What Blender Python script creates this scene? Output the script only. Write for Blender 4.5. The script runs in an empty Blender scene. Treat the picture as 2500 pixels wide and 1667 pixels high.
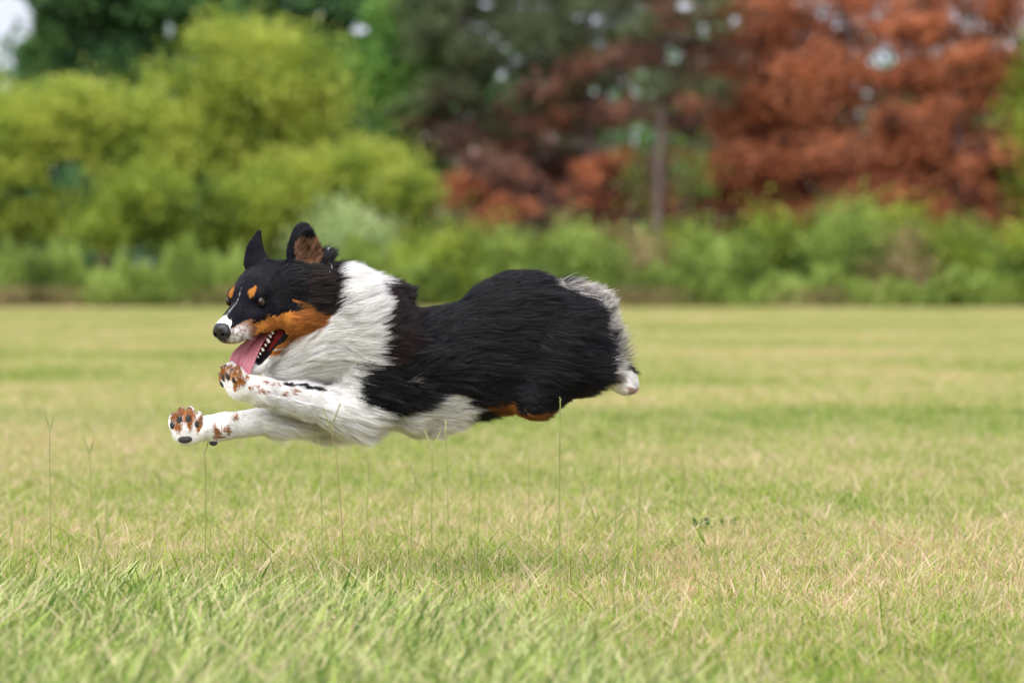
import bpy, math, random
import numpy as np
from mathutils import Vector, kdtree

# ------------------------------------------------------------------ camera, light, exposure
sc = bpy.context.scene
CAMH, YH, F0, D0 = 0.7726, 657.4, 13889.0, 13.889
PITCH = math.atan((833.5 - YH) / F0)
cam_d = bpy.data.cameras.new("camera")
cam = bpy.data.objects.new("camera", cam_d)
sc.collection.objects.link(cam)
sc.camera = cam
cam.location = (0, 0, CAMH)
cam.rotation_euler = (math.pi / 2 - PITCH, 0, 0)
cam_d.sensor_width = 36.0
cam_d.lens = 200.0
cam_d.clip_start = 0.5
cam_d.clip_end = 3000
cam_d.dof.use_dof = True
cam_d.dof.focus_distance = 13.75
cam_d.dof.aperture_fstop = 5.2

SUN_EL, SUN_AZ = 58.0, 205.0       # azimuth clockwise from +Y: behind the camera, to the left
w = bpy.data.worlds.new("World")
sc.world = w
w.use_nodes = True
nt = w.node_tree
nt.nodes.clear()
sky = nt.nodes.new("ShaderNodeTexSky")
sky.sky_type = 'NISHITA'
sky.sun_disc = False
sky.sun_elevation = math.radians(SUN_EL)
sky.sun_rotation = math.radians(SUN_AZ)
sky.air_density = 1.0
sky.dust_density = 2.0
mixc = nt.nodes.new("ShaderNodeMix"); mixc.data_type = 'RGBA'
mixc.inputs[0].default_value = 0.62          # thin bright cloud over the blue
nt.links.new(sky.outputs[0], mixc.inputs[6])
mixc.inputs[7].default_value = (4.6, 4.8, 5.9, 1)
bg = nt.nodes.new("ShaderNodeBackground")
bg.inputs[1].default_value = 0.055
wo = nt.nodes.new("ShaderNodeOutputWorld")
nt.links.new(mixc.outputs[2], bg.inputs[0])
nt.links.new(bg.outputs[0], wo.inputs[0])

sun_d = bpy.data.lights.new("sun", 'SUN')
sun_d.energy = 1.5
sun_d.angle = math.radians(85)
sun_d.color = (1.0, 0.965, 0.90)
sun = bpy.data.objects.new("sun", sun_d)
sc.collection.objects.link(sun)
_el, _az = math.radians(SUN_EL), math.radians(SUN_AZ)
SUNV = Vector((math.sin(_az) * math.cos(_el), math.cos(_az) * math.cos(_el), math.sin(_el)))
sun.rotation_euler = SUNV.to_track_quat('Z', 'Y').to_euler()
sun.location = SUNV * 60

sc.view_settings.view_transform = 'Standard'
sc.view_settings.look = 'None'
sc.view_settings.gamma = 1.0
sc.view_settings.exposure = 1.98
sc.view_settings.use_curve_mapping = False
sc.render.engine = 'CYCLES'
sc.cycles.use_denoising = True
sc.cycles.max_bounces = 9
sc.cycles.diffuse_bounces = 6
sc.cycles.glossy_bounces = 3
sc.cycles.transmission_bounces = 4
sc.cycles.transparent_max_bounces = 8
sc.cycles.sample_clamp_indirect = 6
sc.cycles_curves.shape = 'RIBBONS'
sc.cycles_curves.subdivisions = 2

random.seed(7)
RNG = np.random.default_rng(11)
C = sc.collection

# ------------------------------------------------------------------ helpers
def at(px, py, Y):
    """world point at depth Y that the camera sees at photo pixel (px, py)"""
    cx, cy = (px - 1250) / F0, (833.5 - py) / F0
    s, c = math.sin(PITCH), math.cos(PITCH)
    d = (cx, c + s * cy, -s + c * cy)
    t = Y / d[1]
    return (d[0] * t, Y, CAMH + d[2] * t)

def gx(px, Y):
    return (px - 1250) / F0 * Y

def srgb(r, g, b):
    f = lambda v: (v / 255 / 12.92) if v / 255 <= 0.04045 else ((v / 255 + 0.055) / 1.055) ** 2.4
    return (f(r), f(g), f(b), 1)

def tag(o, label=None, cat=None, group=None, kind=None):
    if label: o["label"] = label
    if cat: o["category"] = cat
    if group: o["group"] = group
    if kind: o["kind"] = kind
    return o

def empty(name, loc=(0, 0, 0)):
    o = bpy.data.objects.new(name, None)
    o.empty_display_size = 0.2
    o.location = loc
    C.objects.link(o)
    return o

def mesh_np(name, V, Fc, mat=None, parent=None, smooth=False, attrs=None, link=True):
    """V (n,3), Fc (m,k) one face size, or a list of such arrays; coordinates are world ones"""
    V = np.asarray(V, np.float32)
    groups = [np.asarray(f, np.int32) for f in (Fc if isinstance(Fc, list) else [Fc]) if len(f)]
    me = bpy.data.meshes.new(name)
    me.vertices.add(len(V))
    off = np.zeros(3, np.float32)
    if parent is not None:
        off = np.array(parent.matrix_world.translation if parent.parent is None else parent.matrix_world.translation, np.float32)
        p, off = parent, np.zeros(3, np.float32)
        while p is not None:
            off = off + np.array(p.location, np.float32)
            p = p.parent
    me.vertices.foreach_set("co", (V - off).ravel())
    nl = sum(g.size for g in groups)
    me.loops.add(nl)
    me.loops.foreach_set("vertex_index", np.concatenate([g.ravel() for g in groups]))
    starts, tot, s = [], [], 0
    for g in groups:
        n, k = g.shape
        starts.append(s + np.arange(n) * k)
        tot.append(np.full(n, k))
        s += n * k
    st = np.concatenate(starts).astype(np.int32)
    me.polygons.add(len(st))
    me.polygons.foreach_set("loop_start", st)
    me.polygons.foreach_set("loop_total", np.concatenate(tot).astype(np.int32))
    if smooth:
        me.polygons.foreach_set("use_smooth", np.ones(len(st), bool))
    me.update(calc_edges=True)
    me.validate()
    for k, a in (attrs or {}).items():
        a = np.asarray(a, np.float32)
        if a.ndim == 1:
            at_ = me.attributes.new(k, 'FLOAT', 'POINT'); at_.data.foreach_set("value", a)
        else:
            if a.shape[1] == 3: a = np.concatenate([a, np.ones((len(a), 1), np.float32)], 1)
            at_ = me.attributes.new(k, 'FLOAT_COLOR', 'POINT'); at_.data.foreach_set("color", a.ravel())
    if mat: me.materials.append(mat)
    o = bpy.data.objects.new(name, me)
    if link: C.objects.link(o)
    if parent is not None: o.parent = parent
    return o

class NB:
    """small node builder"""
    def __init__(s, name):
        s.m = bpy.data.materials.new(name); s.m.use_nodes = True
        s.t = s.m.node_tree; s.t.nodes.clear()
        s.out = s.n("ShaderNodeOutputMaterial")
    def n(s, ty, **kw):
        x = s.t.nodes.new(ty)
        for k, v in kw.items(): setattr(x, k, v)
        return x
    def put(s, sock, v):
        if hasattr(v, "is_output"): s.t.links.new(v, sock)
        elif v is not None: sock.default_value = v
    def attr(s, name, fac=True):
        a = s.n("ShaderNodeAttribute"); a.attribute_name = name
        return a.outputs["Fac"] if fac else a.outputs["Color"]
    def pos(s):
        return s.n("ShaderNodeNewGeometry").outputs["Position"]
    def noise(s, vec, scale, detail=3, rough=0.55, stretch=None):
        if stretch is not None:
            mp = s.n("ShaderNodeMapping"); mp.inputs["Scale"].default_value = stretch
            s.put(mp.inputs["Vector"], vec); vec = mp.outputs[0]
        x = s.n("ShaderNodeTexNoise"); s.put(x.inputs["Vector"], vec)
        x.inputs["Scale"].default_value = scale; x.inputs["Detail"].default_value = detail
        x.inputs["Roughness"].default_value = rough
        return x.outputs["Fac"]
    def ramp(s, fac, stops, interp='LINEAR'):
        r = s.n("ShaderNodeValToRGB"); s.put(r.inputs[0], fac)
        e = r.color_ramp.elements; r.color_ramp.interpolation = interp
        while len(e) < len(stops): e.new(0.5)
        for i, (p, c) in enumerate(stops):
            e[i].position = p; e[i].color = c if len(c) == 4 else (*c, 1)
        return r.outputs[0]
    def mix(s, f, a, b, mode='MIX'):
        x = s.n("ShaderNodeMix"); x.data_type = 'RGBA'; x.blend_type = mode
        s.put(x.inputs[0], f); s.put(x.inputs[6], a); s.put(x.inputs[7], b)
        return x.outputs[2]
    def math(s, op, a, b=None, clamp=False):
        x = s.n("ShaderNodeMath"); x.operation = op; x.use_clamp = clamp
        s.put(x.inputs[0], a); s.put(x.inputs[1], b)
        return x.outputs[0]
    def leaf(s, col, rough=0.5, trans=0.3, spec=0.25):
        p = s.n("ShaderNodeBsdfPrincipled"); s.put(p.inputs["Base Color"], col)
        p.inputs["Roughness"].default_value = rough
        p.inputs["Specular IOR Level"].default_value = spec
        t = s.n("ShaderNodeBsdfTranslucent"); s.put(t.inputs["Color"], col)
        m = s.n("ShaderNodeMixShader"); m.inputs[0].default_value = trans
        s.t.links.new(p.outputs[0], m.inputs[1]); s.t.links.new(t.outputs[0], m.inputs[2])
        s.t.links.new(m.outputs[0], s.out.inputs[0])
        return s.m
    def solid(s, col, rough=0.6, spec=0.5, **kw):
        p = s.n("ShaderNodeBsdfPrincipled"); s.put(p.inputs["Base Color"], col)
        s.put(p.inputs["Roughness"], rough); p.inputs["Specular IOR Level"].default_value = spec
        for k, v in kw.items(): s.put(p.inputs[k.replace("_", " ")], v)
        s.t.links.new(p.outputs[0], s.out.inputs[0])
        s.p = p
        return s.m

def tube(pts, rad, n=8):
    """tapered tube through pts; returns V, quads (with capped tip ring collapsed by its radius)"""
    P = np.asarray(pts, float); R = np.broadcast_to(np.asarray(rad, float), (len(P),))
    T = np.gradient(P, axis=0); T /= np.linalg.norm(T, axis=1)[:, None] + 1e-9
    ref = np.array([0.0, 1.0, 0.13]) if abs(T[0][1]) < 0.9 else np.array([1.0, 0, 0.1])
    A = np.cross(T, ref); A /= np.linalg.norm(A, axis=1)[:, None] + 1e-9
    B = np.cross(T, A)
    th = np.linspace(0, 2 * np.pi, n, endpoint=False)
    V = (P[:, None] + R[:, None, None] * (A[:, None] * np.cos(th)[None, :, None] + B[:, None] * np.sin(th)[None, :, None])).reshape(-1, 3)
    i = np.arange(len(P) - 1)[:, None] * n; j = np.arange(n)[None]
    jn = (j + 1) % n
    Q = np.stack([i + j, i + jn, i + n + jn, i + n + j], -1).reshape(-1, 4)
    return V, Q

def join(parts):
    V, Fq, o = [], [], 0
    for v, f in parts:
        V.append(v); Fq.append(np.asarray(f) + o); o += len(v)
    return np.concatenate(V), np.concatenate(Fq)

def quads_at(Cn, size, rng, aspect=0.55, up=0.0, dirs=None):
    """one kite-shaped leaf per centre; returns V, quads"""
    n = len(Cn)
    d = rng.normal(size=(n, 3)) if dirs is None else dirs + rng.normal(size=(n, 3)) * 0.35
    d[:, 2] += up
    d /= np.linalg.norm(d, axis=1)[:, None]
    s = np.cross(d, rng.normal(size=(n, 3))); s /= np.linalg.norm(s, axis=1)[:, None]
    nn = np.cross(d, s)
    L = np.broadcast_to(size, (n,))[:, None]
    V = np.stack([Cn - d * L * .5, Cn + s * L * aspect * .5 + nn * L * .06, Cn + d * L * .5, Cn - s * L * aspect * .5 + nn * L * .06], 1).reshape(-1, 3)
    return V, np.arange(n * 4).reshape(-1, 4)

# ------------------------------------------------------------------ materials of the field
def field_tone(b):
    """patch tones of the mown field: shared by soil sheet and blades (0 green .. 1 straw)"""
    va = b.n("ShaderNodeVectorMath"); va.operation = 'ADD'; b.put(va.inputs[0], b.pos()); va.inputs[1].default_value = (-23.0, 40.0, 0.0)
    p = va.outputs[0]
    n1 = b.noise(p, 0.33, 3, 0.55, (1.0, 0.42, 1.0))
    n2 = b.noise(p, 6.0, 3, 0.6)
    n3 = b.noise(p, 0.12, 2, 0.5, (1.0, 1.0, 1.0))
    a = b.math('MULTIPLY', n1, 0.40); c = b.math('MULTIPLY', n2, 0.46); d = b.math('MULTIPLY', n3, 0.18)
    return b.math('ADD', b.math('ADD', a, b.math('ADD', c, 0.075)), d)       # about 0.6 mean

def mat_ground():
    b = NB("field_soil")
    t = field_tone(b)
    fine = b.noise(b.pos(), 60, 3, 0.6)
    col = b.ramp(t, [(0.44, (0.20, 0.24, 0.05)), (0.55, (0.32, 0.31, 0.10)), (0.66, (0.46, 0.37, 0.18)), (0.78, (0.54, 0.40, 0.25))])
    dark = b.ramp(fine, [(0.3, (0.45, 0.42, 0.36)), (0.65, (1.05, 1.05, 1.0))])
    col = b.mix(1.0, col, dark, 'MULTIPLY')
    # under the trees the ground is leaf litter
    sep = b.n("ShaderNodeSeparateXYZ"); b.put(sep.inputs[0], b.pos())
    edge = b.math('ADD', sep.outputs[1], b.math('MULTIPLY', b.noise(b.pos(), 0.5, 2), 3.0))
    f = b.math('MULTIPLY_ADD', edge, 0.8, True); 
    mr = b.n("ShaderNodeMapRange"); b.put(mr.inputs[0], edge); mr.inputs[1].default_value = 112.5; mr.inputs[2].default_value = 115
    lit = b.ramp(b.noise(b.pos(), 3, 3), [(0.3, (0.05, 0.035, 0.02)), (0.7, (0.16, 0.09, 0.05))])
    col = b.mix(mr.outputs[0], col, lit)
    m = b.solid(col, 0.95, 0.1)
    bp = b.n("ShaderNodeBump"); bp.inputs["Strength"].default_value = 0.5; bp.inputs["Distance"].default_value = 0.01
    b.put(bp.inputs["Height"], fine); b.put(b.p.inputs["Normal"], bp.outputs[0])
    return m

def mat_blades(name, tall=False):
    b = NB(name)
    r = b.attr("rnd"); h = b.attr("hgt")
    t = field_tone(b)
    f = b.math('ADD', b.math('MULTIPLY_ADD', r, 0.42), b.math('SUBTRACT', t, 0.33)) if False else None
    mm = b.n("ShaderNodeMath"); mm.operation = 'MULTIPLY_ADD'; b.put(mm.inputs[0], r); mm.inputs[1].default_value = 0.52; b.put(mm.inputs[2], b.math('SUBTRACT', b.math('MULTIPLY', t, 1.5), 0.60))
    f = mm.outputs[0]
    if tall:
        col = b.ramp(r, [(0.0, (0.06, 0.14, 0.015)), (0.20, (0.17, 0.27, 0.035)), (0.42, (0.31, 0.39, 0.075)), (0.60, (0.42, 0.46, 0.16)), (0.80, (0.56, 0.58, 0.27)), (0.88, (0.46, 0.48, 0.14)), (0.95, (0.66, 0.54, 0.34)), (1.0, (0.50, 0.30, 0.19))])
    else:
        col = b.ramp(f, [(0.18, (0.035, 0.10, 0.008)), (0.33, (0.13, 0.25, 0.018)), (0.46, (0.28, 0.37, 0.045)), (0.57, (0.42, 0.43, 0.13)), (0.66, (0.56, 0.46, 0.25)), (0.80, (0.68, 0.53, 0.38)), (0.90, (0.60, 0.36, 0.24)), (0.98, (0.32, 0.12, 0.06))])
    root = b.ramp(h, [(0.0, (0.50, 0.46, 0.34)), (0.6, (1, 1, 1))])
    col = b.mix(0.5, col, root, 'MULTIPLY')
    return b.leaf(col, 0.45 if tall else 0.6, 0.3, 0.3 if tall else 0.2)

# ------------------------------------------------------------------ ground
gy = np.array([-40, 0, 5, 10, 20, 40, 70, 110, 115, 160, 400, 1500.0])
gxs = np.array([-1500, -300, -60, -20, -8, 0, 8, 20, 60, 300, 1500.0])
GV = np.array([[x, y, 0.0] for y in gy for x in gxs])
nx = len(gxs)
GF = np.array([[j * nx + i, j * nx + i + 1, (j + 1) * nx + i + 1, (j + 1) * nx + i] for j in range(len(gy) - 1) for i in range(nx - 1)])
tag(mesh_np("ground", GV, GF, mat_ground()), kind="structure")

# ------------------------------------------------------------------ grass (one stuff object of instanced tufts each)
def blade_tuft(n, rad, hmin, hmax, wid, lean, bend, rng, seg=3, drift=(0, 0)):
    base = rng.normal(size=(n, 2)) * rad * 0.6
    h = rng.uniform(hmin, hmax, n) * np.where(rng.random(n) < 0.15, 1.35, 1.0)
    az = rng.uniform(0, 2 * np.pi, n)
    le = np.abs(rng.normal(size=n)) * lean
    dx = np.cos(az) * le + drift[0]; dy = np.sin(az) * le + drift[1]
    fa = rng.uniform(0, np.pi, n); wx, wy = np.cos(fa), np.sin(fa)
    w_ = wid * rng.uniform(0.6, 1.3, n)
    V, R, H = [], [], []
    rnd = rng.random(n)
    for k in range(seg + 1):
        t = k / seg
        x = base[:, 0] + dx * h * (t + bend * t * t); y = base[:, 1] + dy * h * (t + bend * t * t)
        z = h * t * (1 - 0.25 * bend * t * np.minimum(1, le + abs(drift[0])))
        ww = w_ * (1 - t ** 1.8) * 0.5 + w_ * 0.04
        V.append(np.stack([np.stack([x - wx * ww, y - wy * ww, z], -1), np.stack([x + wx * ww, y + wy * ww, z], -1)], 1))
    V = np.stack(V, 1)                      # n, seg+1, 2, 3
    q = []
    for k in range(seg):
        o = np.arange(n) * (seg + 1) * 2 + k * 2
        q.append(np.stack([o, o + 1, o + 3, o + 2], -1))
    R = np.repeat(rnd, (seg + 1) * 2)
    H = np.tile(np.repeat(np.arange(seg + 1) / seg, 2), n)
    return V.reshape(-1, 3), np.concatenate(q), {"rnd": R, "hgt": H}

def scatter(name, protos, P, rot, scl, idx, label):
    """instances of the proto meshes on the vertices P, through geometry nodes"""
    col = bpy.data.collections.new(name + "_tufts")
    for o in protos:
        col.objects.link(o)
    ob = mesh_np(name, P, [])if False else None
    me = bpy.data.meshes.new(name)
    me.vertices.add(len(P)); me.vertices.foreach_set("co", np.asarray(P, np.float32).ravel())
    for k, a, ty in (("rot", rot, 'FLOAT_VECTOR'), ("scl", scl, 'FLOAT'), ("idx", idx, 'INT')):
        t = me.attributes.new(k, ty, 'POINT')
        t.data.foreach_set("vector" if ty == 'FLOAT_VECTOR' else "value", np.asarray(a, np.int32 if ty == 'INT' else np.float32).ravel())
    ob = bpy.data.objects.new(name, me); C.objects.link(ob)
    g = bpy.data.node_groups.new(name + "_nodes", 'GeometryNodeTree')
    g.interface.new_socket("Geometry", in_out='INPUT', socket_type='NodeSocketGeometry')
    g.interface.new_socket("Geometry", in_out='OUTPUT', socket_type='NodeSocketGeometry')
    gi = g.nodes.new("NodeGroupInput"); go = g.nodes.new("NodeGroupOutput")
    ci = g.nodes.new("GeometryNodeCollectionInfo"); ci.inputs["Collection"].default_value = col
    ci.inputs["Separate Children"].default_value = True; ci.inputs["Reset Children"].default_value = True
    ip = g.nodes.new("GeometryNodeInstanceOnPoints")
    def na(nm, ty):
        x = g.nodes.new("GeometryNodeInputNamedAttribute"); x.data_type = ty; x.inputs["Name"].default_value = nm
        return x.outputs["Attribute"]
    g.links.new(gi.outputs[0], ip.inputs["Points"])
    g.links.new(ci.outputs[0], ip.inputs["Instance"])
    ip.inputs["Pick Instance"].default_value = True
    g.links.new(na("idx", 'INT'), ip.inputs["Instance Index"])
    e2r = g.nodes.new("FunctionNodeEulerToRotation")
    g.links.new(na("rot", 'FLOAT_VECTOR'), e2r.inputs[0])
    g.links.new(e2r.outputs[0], ip.inputs["Rotation"])
    g.links.new(na("scl", 'FLOAT'), ip.inputs["Scale"])
    g.links.new(ip.outputs[0], go.inputs[0])
    md = ob.modifiers.new("scatter", 'NODES'); md.node_group = g
    tag(ob, label, "grass", kind="stuff")
    return ob

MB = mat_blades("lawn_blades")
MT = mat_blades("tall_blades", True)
def strip_edge(x, y):
    """>0 inside the unmown strip near the camera"""
    lim = np.interp(x, [-1.6, -0.9, -0.6, -0.3, 0.0, 0.14, 0.3, 0.6], [13.3, 13.2, 13.0, 12.7, 12.1, 11.0, 10.0, 9.0])
    return lim - y

# mown lawn
protos = []
for k in range(10):
    V, Q, A = blade_tuft(46, 0.055, 0.016, 0.042, 0.0030, 0.55, 0.8, RNG)
    protos.append(mesh_np("lawn_tuft", V, Q, MB, attrs=A, link=False))
def wedge(n, y0, y1, wmul, wadd, power):
    u = RNG.random(n)
    y = (y0 ** power + u * (y1 ** power - y0 ** power)) ** (1 / power)
    x = (RNG.random(n) - 0.5) * (0.18 * y * wmul + wadd)
    return x, y
x1, y1 = wedge(26000, 9.2, 30, 1.3, 1.6, 1.6)
x2, y2 = wedge(42000, 28, 111.5, 1.3, 3.0, 1.25)
X = np.concatenate([x1, x2]); Y = np.concatenate([y1, y2])
S = 0.9 + 0.35 * RNG.random(len(X)) + np.clip((Y - 16) / 40, 0, 0.35)
P = np.stack([X, Y, np.zeros(len(X)) - 0.002], 1)
rot = np.stack([RNG.normal(size=len(X)) * .06, RNG.normal(size=len(X)) * .06, RNG.uniform(0, 6.28, len(X))], 1)
scatter("lawn_grass", protos, P, rot, S, RNG.integers(0, len(protos), len(X)), "short dry green and straw coloured grass of the mown field")

# sparse longer mown-over blades and straw in the focus zone
protos = []
for k in range(6):
    V, Q, A = blade_tuft(9, 0.05, 0.04, 0.085, 0.0038, 0.55, 0.9, RNG)
    protos.append(mesh_np("rank_tuft", V, Q, MB, attrs=A, link=False))
x, y = wedge(5200, 9.2, 34, 1.3, 1.6, 1.5)
P = np.stack([x, y, 0 * x], 1)
scatter("rank_grass", protos, P, np.stack([0 * x, 0 * x, RNG.uniform(0, 6.28, len(x))], 1), RNG.uniform(0.7, 1.3, len(x)), RNG.integers(0, 6, len(x)), "scattered longer grass blades standing out of the mown field")

# unmown strip in front, leaning to the right
protos = []
for k in range(8):
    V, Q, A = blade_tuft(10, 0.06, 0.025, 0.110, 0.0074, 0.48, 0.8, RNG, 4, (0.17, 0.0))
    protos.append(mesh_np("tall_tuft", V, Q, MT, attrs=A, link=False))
x = RNG.uniform(-1.9, 1.6, 30000); y = RNG.uniform(9.0, 14.2, 30000)
e = strip_edge(x, y) + RNG.normal(size=len(x)) * 0.34
keep = (e > 0) & (RNG.random(len(x)) < 0.14 + 0.55 * np.clip(e, 0, 1))
x, y, e = x[keep], y[keep], e[keep]
P = np.stack([x, y, 0 * x], 1)
scatter("tall_grass", protos, P, np.stack([RNG.normal(size=len(x)) * .16, RNG.normal(size=len(x)) * .16, RNG.normal(size=len(x)) * 1.0], 1), RNG.uniform(0.6, 1.15, len(x)), RNG.integers(0, 8, len(x)), "taller blue green grass of the unmown strip along the front")
# ------------------------------------------------------------------ trees, shrubs and weeds beyond the field
def mat_foliage(name, stops, trans=0.3, scale=0.9):
    b = NB(name)
    r = b.attr("rnd")
    n = b.noise(b.pos(), scale, 3, 0.6)
    mm = b.n("ShaderNodeMath"); mm.operation = 'MULTIPLY_ADD'; b.put(mm.inputs[0], r); mm.inputs[1].default_value = 0.36
    b.put(mm.inputs[2], b.math('MULTIPLY', b.math('SUBTRACT', n, 0.33), 1.75))
    return b.leaf(b.ramp(mm.outputs[0], stops), 0.55, trans, 0.25)

def mat_bark(name, c1, c2):
    b = NB(name)
    n = b.noise(b.pos(), 9, 4, 0.6, (1, 1, 0.25))
    return b.solid(b.ramp(n, [(0.3, c1), (0.7, c2)]), 0.9, 0.15)

M_YEL = mat_foliage("yellow_green_leaves", [(0.04, (0.07, 0.13, 0.025)), (0.20, (0.20, 0.29, 0.04)), (0.46, (0.34, 0.40, 0.055)), (0.85, (0.56, 0.60, 0.12))], 0.48, 1.1)
M_GRN = mat_foliage("mid_green_leaves", [(0.1, (0.035, 0.10, 0.02)), (0.5, (0.12, 0.26, 0.045)), (0.9, (0.25, 0.41, 0.08))])
M_DRK = mat_foliage("deep_green_leaves", [(0.1, (0.02, 0.055, 0.022)), (0.5, (0.065, 0.155, 0.045)), (0.9, (0.16, 0.29, 0.075))])  # lightened, a little bluer: slight distance haze mixed into the leaf colour
M_PIN = mat_foliage("pine_needles", [(0.1, (0.045, 0.06, 0.035)), (0.5, (0.12, 0.15, 0.07)), (0.9, (0.23, 0.27, 0.11))], 0.3)  # needle colour raised to carry the same slight haze
M_RED = mat_foliage("dead_pine_needles", [(0.14, (0.06, 0.036, 0.03)), (0.38, (0.36, 0.125, 0.062)), (0.82, (0.68, 0.265, 0.12))], 0.35, 1.6)
M_BRN = mat_foliage("brown_twigs", [(0.1, (0.05, 0.032, 0.028)), (0.5, (0.18, 0.092, 0.068)), (0.9, (0.44, 0.18, 0.10))], 0.3)
M_WED = mat_foliage("weed_leaves", [(0.08, (0.05, 0.10, 0.02)), (0.5, (0.24, 0.33, 0.06)), (0.9, (0.42, 0.54, 0.14))])
M_SHR = mat_foliage("shrub_leaves", [(0.12, (0.05, 0.09, 0.015)), (0.5, (0.24, 0.32, 0.035)), (0.9, (0.46, 0.52, 0.07))])
M_DRY = mat_foliage("dry_weed_leaves", [(0.1, (0.12, 0.11, 0.04)), (0.5, (0.28, 0.23, 0.10)), (0.9, (0.46, 0.33, 0.19))])
M_PAL = mat_foliage("pale_leaves", [(0.1, (0.26, 0.36, 0.12)), (0.5, (0.42, 0.52, 0.22)), (0.9, (0.6, 0.66, 0.36))])
M_BARK = mat_bark("tree_bark", (0.05, 0.038, 0.03), (0.13, 0.10, 0.085))
M_PBARK = mat_bark("pine_bark", (0.08, 0.055, 0.05), (0.20, 0.145, 0.135))

def blob_leaves(blobs, n, rng, shell=0.45):
    """points in the blobs, most of them near the outside; blobs = (x, y, z, rx, ry, rz)"""
    Bn = np.array(blobs); vol = (Bn[:, 3] * Bn[:, 4] * Bn[:, 5]) ** (2 / 3)
    k = rng.choice(len(Bn), n, p=vol / vol.sum())
    d = rng.normal(size=(n, 3)); d /= np.linalg.norm(d, axis=1)[:, None]
    r = 1 - shell * rng.random(n) ** 1.3
    return Bn[k, :3] + d * r[:, None] * Bn[k, 3:6], k

def gap_filter(Pn, gaps):
    keep = np.ones(len(Pn), bool)
    for (gx_, gz_, rx, rz) in gaps:
        keep &= ((Pn[:, 0] - gx_) / rx) ** 2 + ((Pn[:, 2] - gz_) / rz) ** 2 > 1
    return Pn[keep]

def gaps_at(lst, D):
    out = []
    for (px, py, rx, ry) in lst:
        p = at(px, py, D); k = D / F0 * 0.62
        out.append((p[0], p[2], rx * k, ry * k))
    return out

def tree(name, label, D, trunk_px, top_py, blobs_px, mat, leaf, n, trunk_r=0.12, group=None, cat="tree", gaps=(), bark=None, limbs=True, lumps=9, base_py=None):
    """broadleaf tree or tall shrub; blobs given as photo positions and radii at its distance D"""
    rng = np.random.default_rng(int(abs(trunk_px) * 7 + D * 13 + n))
    k = D / F0
    bx = gx(trunk_px, D)
    root = empty(name, (bx, D, 0))
    tag(root, label, cat, group)
    big = []
    for (px, py, rx, ry) in blobs_px:
        c = at(px, py, D); rx, ry = rx * k, ry * k
        big.append((c[0], D + rng.uniform(-.4, .4) * rx, c[2], rx, rx * 0.8, ry))
    small = []
    for (x, y, z, rx, ry, rz) in big:       # break each mass into clumps
        for _ in range(int(lumps * 3.2)):
            d = rng.normal(size=3); d /= np.linalg.norm(d)
            f = rng.uniform(0.3, 1.12); q = rng.uniform(0.10, 0.34)
            small.append((x + d[0] * rx * f, y + d[1] * ry * f, z + d[2] * rz * f, rx * q * 1.15, ry * q, rz * q * 0.8))
        small.append((x, y, z, rx * .6, ry * .6, rz * .6))
    n = int(n * 1.45)
    Pn, _ = blob_leaves(small, n, rng)
    Pn = Pn + rng.normal(size=Pn.shape) * (0.12 + 0.20 * rng.random((len(Pn), 1))) * np.array([1, 1, 1.0])
    Pn = Pn[Pn[:, 2] > 0.02]
    Pn = gap_filter(Pn, gaps_at(gaps, D))
    V, Q = quads_at(Pn, leaf * rng.uniform(0.6, 1.4, len(Pn)), rng, 0.6)
    mesh_np("crown", V, Q, mat, root, attrs={"rnd": np.repeat(rng.random(len(Pn)), 4)})
    zt = at(trunk_px, top_py, D)[2]
    pts = [(bx + math.sin(i * 1.3) * 0.05 * i, D + math.cos(i * 1.7) * 0.04 * i, zt * i / 7) for i in range(8)]
    parts = [tube(pts, np.linspace(trunk_r, trunk_r * 0.25, 8), 9)]
    if limbs:
        for (x, y, z, rx, ry, rz) in big:
            s = pts[min(6, max(1, int(7 * max(0.1, (z - rz * .6)) / max(zt, .1) * 0.7)))]
            m = ((s[0] + x) / 2, (s[1] + y) / 2, (s[2] + z) / 2 - 0.1 * rx)
            parts.append(tube([s, m, (x, y, z), (x + rng.normal() * rx * .4, y, z + rz * .6)], [trunk_r * .5, trunk_r * .36, trunk_r * .22, trunk_r * .06], 6))
    V, Q = join(parts)
    mesh_np("trunk", V, Q, bark or M_BARK, root, smooth=True)
    return root

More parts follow.
